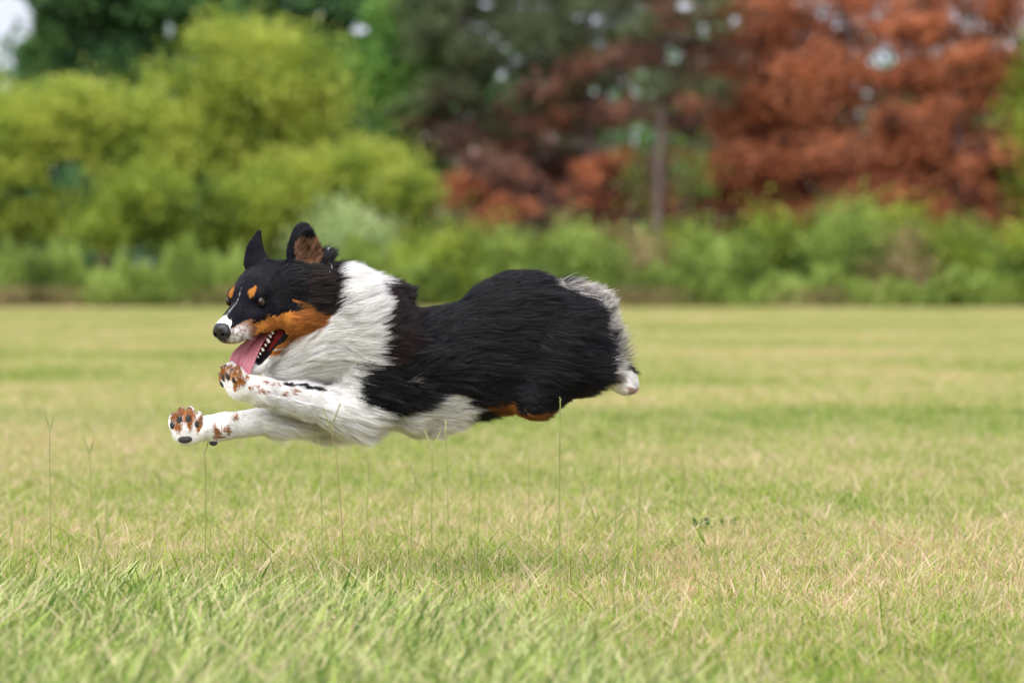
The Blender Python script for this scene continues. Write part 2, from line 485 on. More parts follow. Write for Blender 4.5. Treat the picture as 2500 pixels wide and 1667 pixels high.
def pine(label, D, px, top_py, half_px, first_py, mat_hi, mat_lo, n, r=0.16, lean=0, group=None, gaps=(), seed=0, split=0.5):
    """conifer: straight trunk, whorls of boughs with needle sprays"""
    rng = np.random.default_rng(seed + int(px))
    k = D / F0
    bx = gx(px, D)
    root = empty("pine_tree", (bx, D, 0)); tag(root, label, "pine tree", group)
    zt = at(px, top_py, D)[2]; z0 = at(px, first_py, D)[2]
    sx = lambda z: bx + lean * z + 0.06 * math.sin(z * 0.8 + px)
    zs = np.linspace(-0.1, zt, 16)
    V, Q = tube([(sx(z), D + 0.04 * math.cos(z), z) for z in zs], np.linspace(r, r * 0.3, 16), 10)
    mesh_np("trunk", V, Q, M_PBARK, root, smooth=True)
    boughs, hi, lo, dh, dl = [], [], [], [], []
    z = z0
    nb = 0
    while z < zt:
        f = (z - z0) / max(zt - z0, .1)
        L = half_px * k * (0.75 + 0.5 * math.sin(math.pi * min(1, f * 0.8 + 0.12))) * rng.uniform(0.55, 1.15)
        az = rng.uniform(0, 2 * math.pi)
        dx, dy = math.cos(az), math.sin(az)
        droop = rng.uniform(-0.25, 0.12) + 0.25 * f
        pts = [(sx(z) + dx * L * t, D + dy * L * t * .8, z + droop * L * t - 0.10 * L * t * t) for t in (0, .33, .66, 1)]
        boughs.append(tube(pts, [0.035, 0.026, 0.018, 0.006], 5))
        m = int(1.7 * n / max(1, (zt - z0) / 0.085) * L / (half_px * k))
        t = rng.uniform(0.25, 1.08, m) ** 0.8
        Pb = np.array(pts)
        c = Pb[0] + (Pb[3] - Pb[0]) * t[:, None]
        c[:, 2] += -0.02
        sp = 0.10 + 0.30 * L * 0.35
        c += rng.normal(size=(m, 3)) * np.array([sp, sp, sp * 0.55])
        d = np.tile(np.array([dx, dy * .8, -0.15 + droop]), (m, 1)) + rng.normal(size=(m, 3)) * .5
        (hi if f > split + rng.normal() * .15 else lo).append(c); (dh if c is (hi[-1] if hi else None) else dl).append(d)
        z += rng.uniform(0.04, 0.13); nb += 1
    V, Q = join(boughs)
    mesh_np("boughs", V, Q, M_PBARK, root)
    for cs, ds, mt, nm in ((hi, dh, mat_hi, "crown"), (lo, dl, mat_lo, "crown")):
        if not cs: continue
        c = np.concatenate(cs); d = np.concatenate(ds)
        g = gaps_at(gaps, D)
        keep = np.ones(len(c), bool)
        for (gx_, gz_, rx, rz) in g:
            keep &= ((c[:, 0] - gx_) / rx) ** 2 + ((c[:, 2] - gz_) / rz) ** 2 > 1
        keep &= c[:, 2] > 0.05
        c, d = c[keep], d[keep]
        if not len(c): continue
        V, Q = quads_at(c, rng.uniform(0.11, 0.24, len(c)), rng, 0.30, dirs=d)
        mesh_np(nm, V, Q, mt, root, attrs={"rnd": np.repeat(rng.random(len(c)), 4)})
    return root

GAPS = [(412, 70, 24, 50), (880, 76, 34, 24), (14, 50, 110, 110), (4, 170, 60, 110), (780, 40, 24, 18), (2150, 150, 62, 46), (1330, 205, 16, 28),
        (1500, 225, 18, 30), (1640, 130, 42, 34), (1720, 75, 22, 42), (1670, 15, 30, 22), (1110, 262, 16, 22), (1450, 222, 13, 22), (1185, 10, 30, 18),
        (1790, 50, 14, 26), (700, 12, 18, 14), (1570, 180, 18, 20), (1230, 115, 10, 14), (1040, 330, 9, 12), (2125, 222, 22, 16)]

# far woods behind everything: one mass
rng = np.random.default_rng(5)
bl = []
for i in range(420):
    px = rng.uniform(-900, 3400); Dd = rng.uniform(148, 175)
    tp = rng.uniform(120 if px > 700 else 60, 560)
    c = at(px, tp, Dd)
    r_ = rng.uniform(1.0, 2.2)
    bl.append((c[0], Dd, max(0.6, c[2] - r_ * 0.2), r_ * 1.3, r_, r_ * 0.9))
for i in range(420):
    px = rng.uniform(-900, 3400); Dd = rng.uniform(140, 170)
    bl.append((gx(px, Dd), Dd, rng.uniform(0.3, 2.6), rng.uniform(.8, 1.8), 1.2, rng.uniform(.8, 1.6)))
Pn, kk = blob_leaves(bl, 85000, rng)
Pn = gap_filter(Pn, gaps_at(GAPS, 158)); Pn = Pn[Pn[:, 2] > 0]
V, Q = quads_at(Pn, rng.uniform(.18, .4, len(Pn)), rng, 0.7)
tag(mesh_np("far_woods", V, Q, M_DRK, attrs={"rnd": np.repeat(rng.random(len(Pn)), 4)}), "dark far woods seen through gaps between the nearer trees", "woods", kind="stuff")
rng = np.random.default_rng(6)
bl = []
for i in range(150):
    px = rng.uniform(1060, 2700); Dd = rng.uniform(128, 140)
    bl.append((gx(px, Dd), Dd, rng.uniform(0.1, 3.6), rng.uniform(.5, 1.2), 1.0, rng.uniform(.4, 1.0)))
Pn, kk = blob_leaves(bl, 26000, rng)
Pn = gap_filter(Pn, gaps_at(GAPS, 134)); Pn = Pn[Pn[:, 2] > 0]
V, Q = quads_at(Pn, rng.uniform(.12, .3, len(Pn)), rng, 0.4)
tag(mesh_np("undergrowth", V, Q, M_BRN, attrs={"rnd": np.repeat(rng.random(len(Pn)), 4)}), "brown shaded undergrowth of dead twigs between the pine trunks", "undergrowth", kind="stuff")

# broadleaf trees behind, left and centre
tree("broadleaf_tree", "tall deep green tree behind the yellow green shrubs, against the sky at the far left", 126, 250, 60,
     [(120, 90, 140, 90), (130, 200, 150, 90), (290, 180, 130, 80), (300, 110, 150, 90), (470, 20, 160, 110), (220, -60, 260, 120), (60, 260, 110, 90), (330, 20, 150, 100)], M_DRK, 0.17, 24000, .2, "broadleaf trees behind the shrubs", gaps=GAPS, lumps=11)
tree("broadleaf_tree", "deep green tree above the middle of the yellow green shrubs, sky showing through its top", 127, 640, 20,
     [(620, 60, 170, 100), (760, 20, 150, 90), (560, -70, 240, 100), (880, 0, 150, 60), (700, 150, 120, 90), (830, 170, 120, 80), (880, 110, 110, 40)], M_DRK, 0.17, 19000, .18, "broadleaf trees behind the shrubs", gaps=GAPS, lumps=10)
tree("broadleaf_tree", "mid green tree between the yellow green shrubs and the dark pines", 124, 960, 40,
     [(940, 220, 120, 110), (1010, 120, 110, 100), (900, 330, 120, 100), (960, 420, 110, 80), (840, 260, 80, 80), (1000, 20, 120, 70), (1040, 240, 60, 80)], M_GRN, 0.16, 12000, .15, "broadleaf trees behind the shrubs", gaps=GAPS, lumps=10)
tree("broadleaf_tree", "shaded deep green tree low behind the right side of the yellow green shrubs", 122, 830, 300,
     [(820, 360, 130, 110), (760, 440, 120, 90), (920, 480, 110, 80), (560, 440, 140, 90), (200, 470, 150, 110)], M_DRK, 0.15, 9000, .12, "broadleaf trees behind the shrubs", lumps=10)

# yellow green tall shrubs
POCK = [(170, 430, 80, 60), (735, 395, 70, 50), (485, 445, 55, 36), (300, 520, 80, 26), (240, 470, 50, 60), (60, 470, 60, 26), (640, 330, 26, 20), (420, 230, 24, 22), (330, 200, 30, 26)]
tree("tall_shrub", "broad yellow green shrub with the highest rounded top, left of the middle", 117, 560, 120,
     [(560, 120, 90, 80), (620, 200, 150, 100), (480, 240, 120, 110), (740, 190, 110, 90), (760, 290, 90, 80), (560, 330, 180, 90), (420, 330, 130, 90), (330, 300, 120, 80), (650, 400, 130, 70), (340, 420, 110, 70), (690, 130, 90, 50), (440, 440, 130, 70)],
     M_YEL, 0.13, 23000, .09, "yellow green tall shrubs", cat="shrub", gaps=POCK, lumps=12)
tree("tall_shrub", "yellow green shrub reaching past the frame at the far left", 116, 60, 260,
     [(60, 300, 150, 90), (210, 260, 110, 70), (-60, 360, 160, 130), (60, 420, 100, 60), (290, 380, 120, 90), (60, 540, 110, 50), (-80, 520, 120, 90), (180, 340, 120, 80)],
     M_YEL, 0.13, 17000, .08, "yellow green tall shrubs", cat="shrub", gaps=POCK, lumps=12)
tree("tall_shrub", "yellow green shrub beside the red brown pines, right end of the shrub row", 115, 900, 400,
     [(900, 440, 130, 80), (980, 470, 90, 60), (800, 470, 120, 80), (700, 480, 120, 80), (860, 560, 150, 70), (980, 560, 60, 50), (640, 560, 120, 60)],
     M_YEL, 0.13, 14000, .08, "yellow green tall shrubs", cat="shrub", lumps=12)
tree("tall_shrub", "lower olive green shrub under the middle of the yellow green shrubs", 114.5, 420, 480,
     [(360, 470, 110, 50), (300, 550, 120, 50), (470, 560, 120, 50), (560, 500, 100, 50)],
     M_SHR, 0.12, 6500, .05, "yellow green tall shrubs", cat="shrub", lumps=10)
tree("pale_shrub", "pale blossoming shrub standing before the yellow green shrubs, above the dog's neck", 113.0, 880, 580,
     [(850, 550, 60, 32), (905, 590, 45, 40), (800, 600, 60, 35), (930, 630, 40, 40)], M_PAL, 0.11, 2300, .03, cat="shrub", lumps=8)

# pines
PG = "tall dark pines behind the hedge"
pine("dark green pine nearest the broadleaf trees", 123, 1130, -260, 150, 330, M_PIN, M_BRN, 9000, .13, group=PG, gaps=GAPS, seed=1, split=0.1)
pine("dark pine with thin bare brown trunk, second from the broadleaf trees", 125, 1300, -300, 160, 420, M_PIN, M_BRN, 10000, .12, group=PG, gaps=GAPS, seed=2, split=0.15)
pine("dark pine with browned lower boughs, in the middle of the pine row", 121.5, 1440, -300, 150, 300, M_PIN, M_BRN, 10000, .13, group=PG, gaps=GAPS, seed=3, split=0.22)
pine("pine with the thickest clear pale trunk, left of the red brown pines", 117.8, 1612, -320, 140, 240, M_PIN, M_BRN, 6500, .125, lean=0.004, group=PG, gaps=GAPS, seed=4, split=0.2)
pine("dark pine whose top stands left of the red brown pines", 128, 1750, -280, 150, 330, M_PIN, M_BRN, 6500, .12, group=PG, gaps=GAPS, seed=5, split=0.35)
pine("slim pine with a bare grey trunk between two thicker pines", 123.5, 1535, -200, 90, 200, M_PIN, M_BRN, 2500, .06, group=PG, gaps=GAPS, seed=9, split=0.1)
RG = "dead red brown pines"
pine("red brown dead pine with the widest crown, gap of sky in it", 118.5, 2080, -160, 230, 640, M_RED, M_RED, 19000, .15, group=RG, gaps=GAPS, seed=11)
pine("red brown dead pine at the left edge of the dead group", 119.5, 1860, -60, 170, 640, M_RED, M_RED, 14000, .12, group=RG, gaps=GAPS, seed=12)
pine("red brown dead pine with visible grey trunk near the right edge", 117.5, 2345, -150, 150, 640, M_RED, M_RED, 14000, .14, group=RG, gaps=GAPS, seed=13)
pine("red brown dead pine past the right edge of the photo", 121, 2560, -150, 150, 640, M_RED, M_RED, 6000, .14, group=RG, seed=14)
pine("small rust coloured dead pine under the dark pines, left of the pale trunk", 119, 1480, 380, 80, 580, M_RED, M_BRN, 2000, .05, group=RG, seed=15)
pine("small rust coloured dead pine beside the yellow green shrub", 119, 1210, 380, 90, 590, M_BRN, M_RED, 2300, .05, group=RG, seed=16, split=0.55)
pine("small rust coloured dead pine just right of the pale trunk", 118.5, 1720, 380, 80, 590, M_RED, M_BRN, 1600, .05, group=RG, seed=17, split=0.3)
pine("low red brown dead pine between the two widest dead pines", 117.5, 2210, 300, 130, 650, M_RED, M_RED, 5500, .06, group=RG, seed=18)
tree("broadleaf_tree", "green tree cut by the right edge beside the dead pines", 117, 2560, 180,
     [(2520, 250, 60, 90), (2530, 400, 70, 110), (2570, 150, 90, 90), (2520, 520, 60, 60), (2640, 320, 120, 160)], M_SHR, 0.14, 4500, .08, "broadleaf trees behind the shrubs", lumps=10)
tree("sapling", "small green sapling among the rust coloured boughs, left of the pale trunk", 118, 1560, 330,
     [(1560, 350, 18, 34), (1550, 430, 30, 40), (1580, 500, 24, 30)], M_SHR, 0.10, 230, .03, "green saplings among the dead pines", cat="sapling", lumps=7)
tree("sapling", "small green sapling among the rust coloured boughs, right of the pale trunk", 117.5, 1670, 400,
     [(1680, 400, 26, 24), (1695, 455, 30, 34), (1650, 360, 16, 18)], M_GRN, 0.10, 260, .03, "green saplings among the dead pines", cat="sapling", lumps=7)

# row of shrubs at the field edge, right half
row = [(1060, 640, 90, 60, M_SHR, "green"), (1190, 640, 90, 62, M_WED, "light green"), (1330, 650, 80, 60, M_SHR, "olive green"), (1440, 640, 80, 62, M_WED, "light green"),
       (1560, 665, 85, 50, M_DRY, "browned"), (1650, 635, 75, 52, M_SHR, "green"), (1760, 630, 90, 66, M_WED, "light green"), (1880, 620, 75, 66, M_SHR, "yellow green"),
       (1960, 650, 80, 66, M_SHR, "olive green"), (2070, 590, 85, 80, M_WED, "bright green"), (2160, 610, 60, 70, M_SHR, "yellow green"), (2200, 660, 75, 60, M_DRY, "browned"),
       (2290, 620, 80, 80, M_SHR, "tall spiky green"), (2400, 640, 85, 66, M_WED, "light green"), (2520, 650, 90, 66, M_SHR, "olive green"), (2660, 650, 100, 70, M_WED, "light green")]
used = {}
for i, (px, py, rx, ry, mt, ad) in enumerate(row):
    D = 112.2 + (i * 37 % 11) * 0.14
    rng = np.random.default_rng(100 + i)
    blobs = [(px, py + 20, rx, ry * .9), (px - rx * .5, py + 45, rx * .7, ry * .8), (px + rx * .5, py + 50, rx * .7, ry * .8)]
    for q in range(4):
        blobs.append((px + rng.uniform(-.8, .8) * rx, py - ry * rng.uniform(.3, 1.0), 14, 34))
    where = "above the dog's back" if px < 1300 else "right of the dog's rump" if px < 1600 else "below the pale pine trunk" if px < 1800 else "below the red brown pines" if px < 2350 else "at the field's right edge"
    n_ = used.get((ad, where), 0); used[(ad, where)] = n_ + 1
    lab = f"{ad} shrub of the low row {where}" + (", second of two" if n_ else "")
    tree("low_shrub", lab, D, px, py, blobs, mt, 0.10, 5200, .03, "low shrubs along the field edge", cat="shrub", limbs=True, lumps=9)
# left half: rank weeds, one soft mass; a rusty patch in its foot
rng = np.random.default_rng(31)
n = 52000
px = np.where(rng.random(n) < .62, rng.uniform(-500, 1120, n), rng.uniform(1000, 2900, n)); Dd = rng.uniform(111.2, 114.5, n)
hh = (0.95 + 0.22 * np.sin(px / 61.0) + 0.18 * np.sin(px / 23.0 + 1) + 0.12 * np.sin(px / 9.0)) * rng.uniform(0.05, 1.05, n) ** 0.7 * np.where(px > 1120, 0.66, 1.0)
Pn = np.stack([(px - 1250) / F0 * Dd, Dd, hh], 1)
V, Q = quads_at(Pn, rng.uniform(.14, .34, n), rng, 0.16, dirs=np.tile(np.array([0.1, 0, 1.0]), (n, 1)))
tag(mesh_np("weeds", V, Q, M_WED, attrs={"rnd": np.repeat(rng.random(n), 4)}), "belt of tall light green weeds along the far field edge", "weeds", kind="stuff")
n = 4200
px = rng.choice([10, 50, 90, 130, 560, 1480, 1560, 1600, 1990], n) + rng.normal(size=n) * 45; Dd = rng.uniform(110.8, 111.9, n)
hh = rng.uniform(0.0, 0.42, n)
Pn = np.stack([(px - 1250) / F0 * Dd, Dd, hh], 1)
V, Q = quads_at(Pn, rng.uniform(.10, .22, n), rng, 0.18, dirs=np.tile(np.array([0.0, 0, 1.0]), (n, 1)))
tag(mesh_np("dry_weeds", V, Q, M_DRY, attrs={"rnd": np.repeat(rng.random(n), 4)}), "low dry reddish weeds at the foot of the green belt", "weeds", kind="stuff")
# ------------------------------------------------------------------ the dog
def Wp(px, py, d):
    """dog point: photo pixel plus metres behind (+) or before (-) the dog's own plane"""
    return np.array(at(px, py, D0 + d / 1000.0))

def nrm(v):
    v = np.asarray(v, float); return v / np.linalg.norm(v)

# head frame: F forward (muzzle), S to the dog's left, U up; origin between the eyes
AL, TH = math.radians(52), math.radians(22)
Fh = np.array([-math.cos(AL), -math.sin(AL), 0.0]); HS = np.array([math.sin(AL), -math.cos(AL), 0.0])
HF = Fh * math.cos(TH) - np.array([0, 0, math.sin(TH)])
HU = Fh * math.sin(TH) + np.array([0, 0, math.cos(TH)])
HO = Wp(602, 735, -190)
def H(f, s, u):
    return HO + (HF * f + HS * s + HU * u) / 1000.0
def to_head(P):
    q = (P - HO) * 1000.0
    return q @ HF, q @ HS, q @ HU

PR = []      # primitives: (kind, params, k, group, op)
def ell(c, axes, radii, k=20, g='torso', op='+'):
    A = np.array([nrm(a) for a in axes]); r = np.array(radii, float) / 1000
    PR.append(('e', (np.asarray(c, float), A, r), k / 1000, g, op))
def cone(a, b, ra, rb, k=20, g='torso', op='+'):
    PR.append(('c', (np.asarray(a, float), np.asarray(b, float), ra / 1000, rb / 1000), k / 1000, g, op))
XA, YA, ZA = np.eye(3)
HA = (HF, HS, HU)
BD = nrm([1, 0.36, 0]); BS = nrm([0.36, -1, 0])       # along the body / to its left side
BA = (BD, BS, ZA)

# --- torso
ell(Wp(990, 890, 45), BA, (165, 112, 134), 36)
ell(Wp(900, 860, 5), BA, (105, 105, 140), 36)
ell(Wp(1135, 880, 95), BA, (160, 112, 134), 50)
ell(Wp(1265, 805, 140), BA, (150, 118, 141), 60)
ell(Wp(1230, 908, 115), BA, (115, 100, 94), 40)
ell(Wp(1372, 870, 150), BA, (88, 112, 100), 50)
ell(Wp(1365, 830, 170), BA, (98, 112, 124), 50)
ell(Wp(955, 724, 25), BA, (46, 56, 29), 16)            # withers
ell(Wp(1020, 982, 50), BA, (125, 75, 74), 40)          # brisket
ell(Wp(870, 985, 0), BA, (75, 78, 68), 40)
# --- neck and ruff
cone(Wp(740, 730, -90), Wp(870, 810, -20), 82, 128, 40, 'neck')
ell(Wp(852, 775, -40), (nrm([1, .2, .35]), nrm([.25, -1, 0]), nrm([-.35, 0, 1])), (86, 112, 118), 40, 'neck')
ell(Wp(770, 855, -70), (nrm([1, .3, .5]), nrm([.3, -1, 0]), nrm([-.5, 0, 1])), (105, 85, 72), 40, 'neck')
ell(Wp(712, 890, -75), (nrm([1, .3, .4]), nrm([.3, -1, 0]), nrm([-.4, 0, 1])), (78, 62, 42), 30, 'neck')
# --- near foreleg (dog's left), reaching forward
cone(Wp(905, 930, -45), Wp(855, 1000, -80), 72, 46, 40, 'foreleg')
cone(Wp(855, 1000, -80), Wp(740, 975, -130), 48, 38, 25, 'foreleg')
cone(Wp(740, 975, -130), Wp(640, 957, -175), 38, 32, 20, 'foreleg')
cone(Wp(640, 955, -175), Wp(592, 945, -200), 32, 34, 15, 'foreleg')
ell(Wp(622, 972, -185), BA, (20, 17, 15), 12, 'foreleg')
# --- far foreleg
cone(Wp(860, 960, 60), Wp(790, 1020, 20), 60, 42, 40, 'farleg')
cone(Wp(790, 1020, 20), Wp(660, 1024, -90), 38, 32, 25, 'farleg')
cone(Wp(660, 1024, -90), Wp(545, 1042, -165), 34, 30, 20, 'farleg')
cone(Wp(545, 1040, -165), Wp(492, 1046, -190), 30, 30, 15, 'farleg')
ell(Wp(521, 1066, -180), BA, (15, 14, 14), 10, 'farleg')
# --- paws: palm block, four toes side by side, carpal bump
def paw(c, up, side, g, sc_=1.0):
    """c palm centre; up = toes' direction; side = along the row of toes; the sole faces the cross product"""
    up, side = nrm(up), nrm(side); side = nrm(side - up * (side @ up)); n = np.cross(side, up)
    if n[1] > 0: n = -n
    m = lambda a, b, e: c + (side * a + up * b + n * e) * sc_ / 1000
    ell(m(0, -4, -6), (side, up, n), (34 * sc_, 33 * sc_, 24 * sc_), 14, g)
    out = []
    for a, b, L in ((-27, 12, 19), (-10, 22, 21), (9, 22, 21), (27, 11, 19)):
        ell(m(a, b, -2), (side, up, n), (11.5 * sc_, L * sc_, 17 * sc_), 5, g)
        out.append((m(a, b - 3, 13.5), side, up, n, ((6.2 if abs(a) < 20 else 5.0) * sc_, (10.5 if abs(a) < 20 else 8.5) * sc_, 4.4 * sc_)))
    pads = out + ([(m(0, -24, 15), side, up, n, (15 * sc_, 7.5 * sc_, 5 * sc_))] if g == 'farpaw' else [])
    claws = [(m(a * 1.03, b + L - 1, 5), nrm(up * 0.75 + n * 0.9)) for a, b, L in ((-27, 12, 19), (-10, 22, 21), (9, 22, 21), (27, 11, 19))]
    return pads, claws
PADS1, CL1 = paw(Wp(571, 935, -212), (-0.42, -0.05, .95), (.62, -.70, -.18), 'paw', 1.08)
PADS2, CL2 = paw(Wp(455, 1046, -205), (-0.05, 0.10, 1.0), (1.0, -0.25, -0.16), 'farpaw', 1.14)
# --- hind quarters, tucked under and trailing
cone(Wp(1360, 850, 105), Wp(1305, 968, 62), 84, 46, 46, 'thigh')
cone(Wp(1305, 968, 62), Wp(1425, 905, 95), 45, 30, 36, 'thigh')
cone(Wp(1425, 908, 90), Wp(1475, 905, 140), 26, 22, 20, 'thigh')
cone(Wp(1470, 905, 150), Wp(1505, 918, 185), 28, 33, 15, 'hindpaw')
ell(Wp(1521, 930, 182), (nrm([.8, .3, -.5]), nrm([.3, -1, 0]), nrm([.5, 0, .8])), (36, 30, 32), 12, 'hindpaw')
for a in (-17, 0, 17):
    ell(Wp(1538 - abs(a) * .25, 941 + a * .4, 180 - a), (nrm([.9, .2, -.35]), nrm([.2, -1, 0]), nrm([.35, 0, .9])), (17, 10, 13), 4, 'hindpaw')
cone(Wp(1330, 860, 215), Wp(1240, 960, 200), 76, 42, 40, 'thigh')
# --- rump and short tail with silver feathers
ell(Wp(1400, 765, 210), (nrm([1, .3, -.6]), nrm([.3, -1, 0]), nrm([.6, 0, 1])), (80, 70, 56), 25, 'rump')
ell(Wp(1450, 830, 205), (nrm([.3, .1, -1]), nrm([.3, -1, 0]), nrm([1, 0, .3])), (72, 56, 41), 25, 'rump')
# --- head
ell(H(-74, 0, 10), HA, (84, 67, 50), 18, 'head')
ell(Wp(733, 700, -120), (XA, YA, ZA), (74, 68, 62), 22, 'headback')
ell(Wp(784, 648, -105), (XA, YA, ZA), (26, 30, 26), 14, 'headback')
ell(Wp(726, 775, -140), (nrm([1, .1, .35]), YA, nrm([-.35, 0, 1])), (66, 48, 40), 20, 'headback')
ell(H(-12, 0, 10), HA, (34, 50, 28), 16, 'head')                # brow
for s in (-1, 1):
    ell(H(-4, 34 * s, 14), HA, (18, 20, 14), 14, 'head')         # brow ridge
    ell(H(-62, 46 * s, -40), HA, (56, 32, 46), 22, 'head')      # cheek
    ell(H(16, 35 * s, -30), HA, (36, 24, 19), 16, 'head')        # under the eye
    cone(H(84, 15 * s, -51), H(-32, 42 * s, -60), 23, 22, 14, 'head')   # lips of the upper jaw
cone(H(18, 0, -20), H(92, 0, -30), 35, 24, 16, 'head')          # bridge
ell(H(94, 0, -40), HA, (25, 29, 25), 12, 'head')                # nose end of the muzzle
# lower jaw
for s in (-1, 1):
    cone(H(-68, 44 * s, -88), H(16, 17 * s, -156), 22, 11, 12, 'jaw')
cone(H(-74, 0, -98), H(24, 0, -164), 32, 14, 14, 'jaw')
ell(H(32, 0, -163), HA, (16, 16, 9), 8, 'jaw')
# mouth cavity and eye sockets are cut out
cone(H(-34, 0, -95), H(56, 0, -118), 25, 31, 8, 'mouth', '-')
for s in (-1, 1):
    cone(H(-44, 46 * s, -90), H(34, 18 * s, -124), 11, 24, 6, 'mouth', '-')
    ell(H(0, 54 * s, 0), HA, (15, 12, 9), 4, 'socket', '-')
    ell(H(121, 9 * s, -36), HA, (6, 4, 3.5), 2, 'nostril', '-') 
# ears
E1N = nrm([0.42, -0.90, 0.0]); E1U = nrm([-0.03, 0.05, 1.0]); E1W = nrm(np.cross(E1U, E1N))
ell(Wp(739, 618, -120), (E1W, E1N, E1U), (42, 19, 50), 8, 'ear')
ell(Wp(737, 582, -120), (E1W, E1N, E1U), (28, 14, 36), 12, 'ear')
ell(Wp(745, 640, -117), (E1W, E1N, E1U), (42, 26, 28), 14, 'ear')
PR.append(('e', (Wp(751, 612, -137), np.array([E1W, E1N, E1U]), np.array([.029, .019, .048])), .004, 'earhole', '-'))
E2N = nrm([-0.75, -0.66, 0.1]); E2U = nrm([0.12, 0.0, 1.0]); E2W = nrm(np.cross(E2U, E2N))
ell(Wp(620, 624, -75), (E2W, E2N, E2U), (31, 14, 40), 8, 'farear')
cone(Wp(620, 610, -75), Wp(630, 572, -75), 17, 7, 12, 'farear')
ell(Wp(628, 645, -80), (E2W, E2N, E2U), (38, 24, 26), 14, 'farear')

def sd(pr, P):
    kind, a = pr[0], pr[1]
    if kind == 'e':
        c, A, r = a
        q = (P - c) @ A.T
        k0 = np.linalg.norm(q / r, axis=-1); k1 = np.linalg.norm(q / (r * r), axis=-1) + 1e-9
        return k0 * (k0 - 1) / k1
    A, B, ra, rb = a
    ab = B - A
    t = np.clip(((P - A) @ ab) / (ab @ ab), 0, 1)
    return np.linalg.norm(P - A - t[..., None] * ab, axis=-1) - (ra + (rb - ra) * t)

GRP = []
for p in PR:
    if p[3] not in GRP: GRP.append(p[3])

def field(P, want_group=False):
    f = np.full(len(P), 0.3); best = np.full(len(P), 9.0); gi = np.zeros(len(P), int)
    for pr in PR:
        c = pr[1][0]
        v = sd(pr, P)
        if pr[4] == '+':
            k = pr[2]; h = np.maximum(k - np.abs(f - v), 0) / k
            f = np.minimum(f, v) - h * h * k * 0.25
            if want_group:
                m = v < best; best[m] = v[m]; gi[m] = GRP.index(pr[3])
        else:
            k = pr[2]; h = np.maximum(k - np.abs(f + v), 0) / k
            f = np.maximum(f, -v) + h * h * k * 0.25
            if want_group:
                m = (v < 0.004) & (f < 0.01); gi[m] = GRP.index(pr[3])
    return (f, gi) if want_group else f

def surface_nets(lo, hi, hs):
    n = np.ceil((hi - lo) / hs).astype(int) + 1
    G = np.full(n, 0.08, np.float32)
    ax = [lo[i] + np.arange(n[i]) * hs for i in range(3)]
    for pr in PR:
        if pr[0] == 'e':
            c, A, r = pr[1]; ext = np.sqrt(((A * r[:, None]) ** 2).sum(0)); b0, b1 = c - ext, c + ext
        else:
            A, B, ra, rb = pr[1]; m = max(ra, rb); b0, b1 = np.minimum(A, B) - m, np.maximum(A, B) + m
        mg = 0.012 + pr[2]
        i0 = [max(0, int((b0[i] - mg - lo[i]) / hs)) for i in range(3)]; i1 = [min(n[i], int((b1[i] + mg - lo[i]) / hs) + 2) for i in range(3)]
        if min(i1[i] - i0[i] for i in range(3)) <= 0: continue
        sl = tuple(slice(i0[i], i1[i]) for i in range(3))
        X, Y, Z = np.meshgrid(ax[0][sl[0]], ax[1][sl[1]], ax[2][sl[2]], indexing='ij')
        v = sd(pr, np.stack([X, Y, Z], -1)).astype(np.float32)
        f = G[sl]; k = pr[2]
        if pr[4] == '+':
            h = np.maximum(k - np.abs(f - v), 0) / k; G[sl] = np.minimum(f, v) - h * h * k * 0.25
        else:
            h = np.maximum(k - np.abs(f + v), 0) / k; G[sl] = np.maximum(f, -v) + h * h * k * 0.25
    ins = G < 0
    c8 = [(a, b, c) for a in (0, 1) for b in (0, 1) for c in (0, 1)]
    sub = lambda A, o: A[o[0]:A.shape[0] - 1 + o[0], o[1]:A.shape[1] - 1 + o[1], o[2]:A.shape[2] - 1 + o[2]]
    cnt = sum(sub(ins, o).astype(np.int8) for o in c8)
    act = (cnt > 0) & (cnt < 8)
    idx = -np.ones(act.shape, np.int64); cells = np.argwhere(act); idx[act] = np.arange(len(cells))
    acc = np.zeros((len(cells), 3)); num = np.zeros(len(cells))
    g8 = {o: sub(G, o)[act] for o in c8}
    for o in c8:
        for d in range(3):
            if o[d]: continue
            q = list(o); q[d] = 1; q = tuple(q)
            a, b = g8[o], g8[q]
            m = (a < 0) != (b < 0)
            t = np.where(m, a / (a - b + 1e-12), 0)
            p = np.array(o, float)[None].repeat(len(a), 0); p[:, d] = t
            acc[m] += p[m]; num[m] += 1
    V = lo + (cells + acc / num[:, None]) * hs
    Q = []
    for d in range(3):
        e = [slice(None)] * 3; e2 = [slice(None)] * 3
        e[d] = slice(0, -1); e2[d] = slice(1, None)
        A, B = ins[tuple(e)], ins[tuple(e2)]
        u, v = (d + 1) % 3, (d + 2) % 3
        I = np.argwhere(A != B)
        I = I[(I[:, u] > 0) & (I[:, v] > 0) & (I[:, u] < n[u] - 1) & (I[:, v] < n[v] - 1)]
        s = A[tuple(I.T)]
        def at_(du, dv):
            J = I.copy(); J[:, u] -= du; J[:, v] -= dv; return idx[tuple(J.T)]
        q = np.stack([at_(1, 1), at_(0, 1), at_(0, 0), at_(1, 0)], 1)
        q[~s] = q[~s][:, ::-1]
        Q.append(q)
    Q = np.concatenate(Q); Q = Q[(Q >= 0).all(1)]
    return V, Q

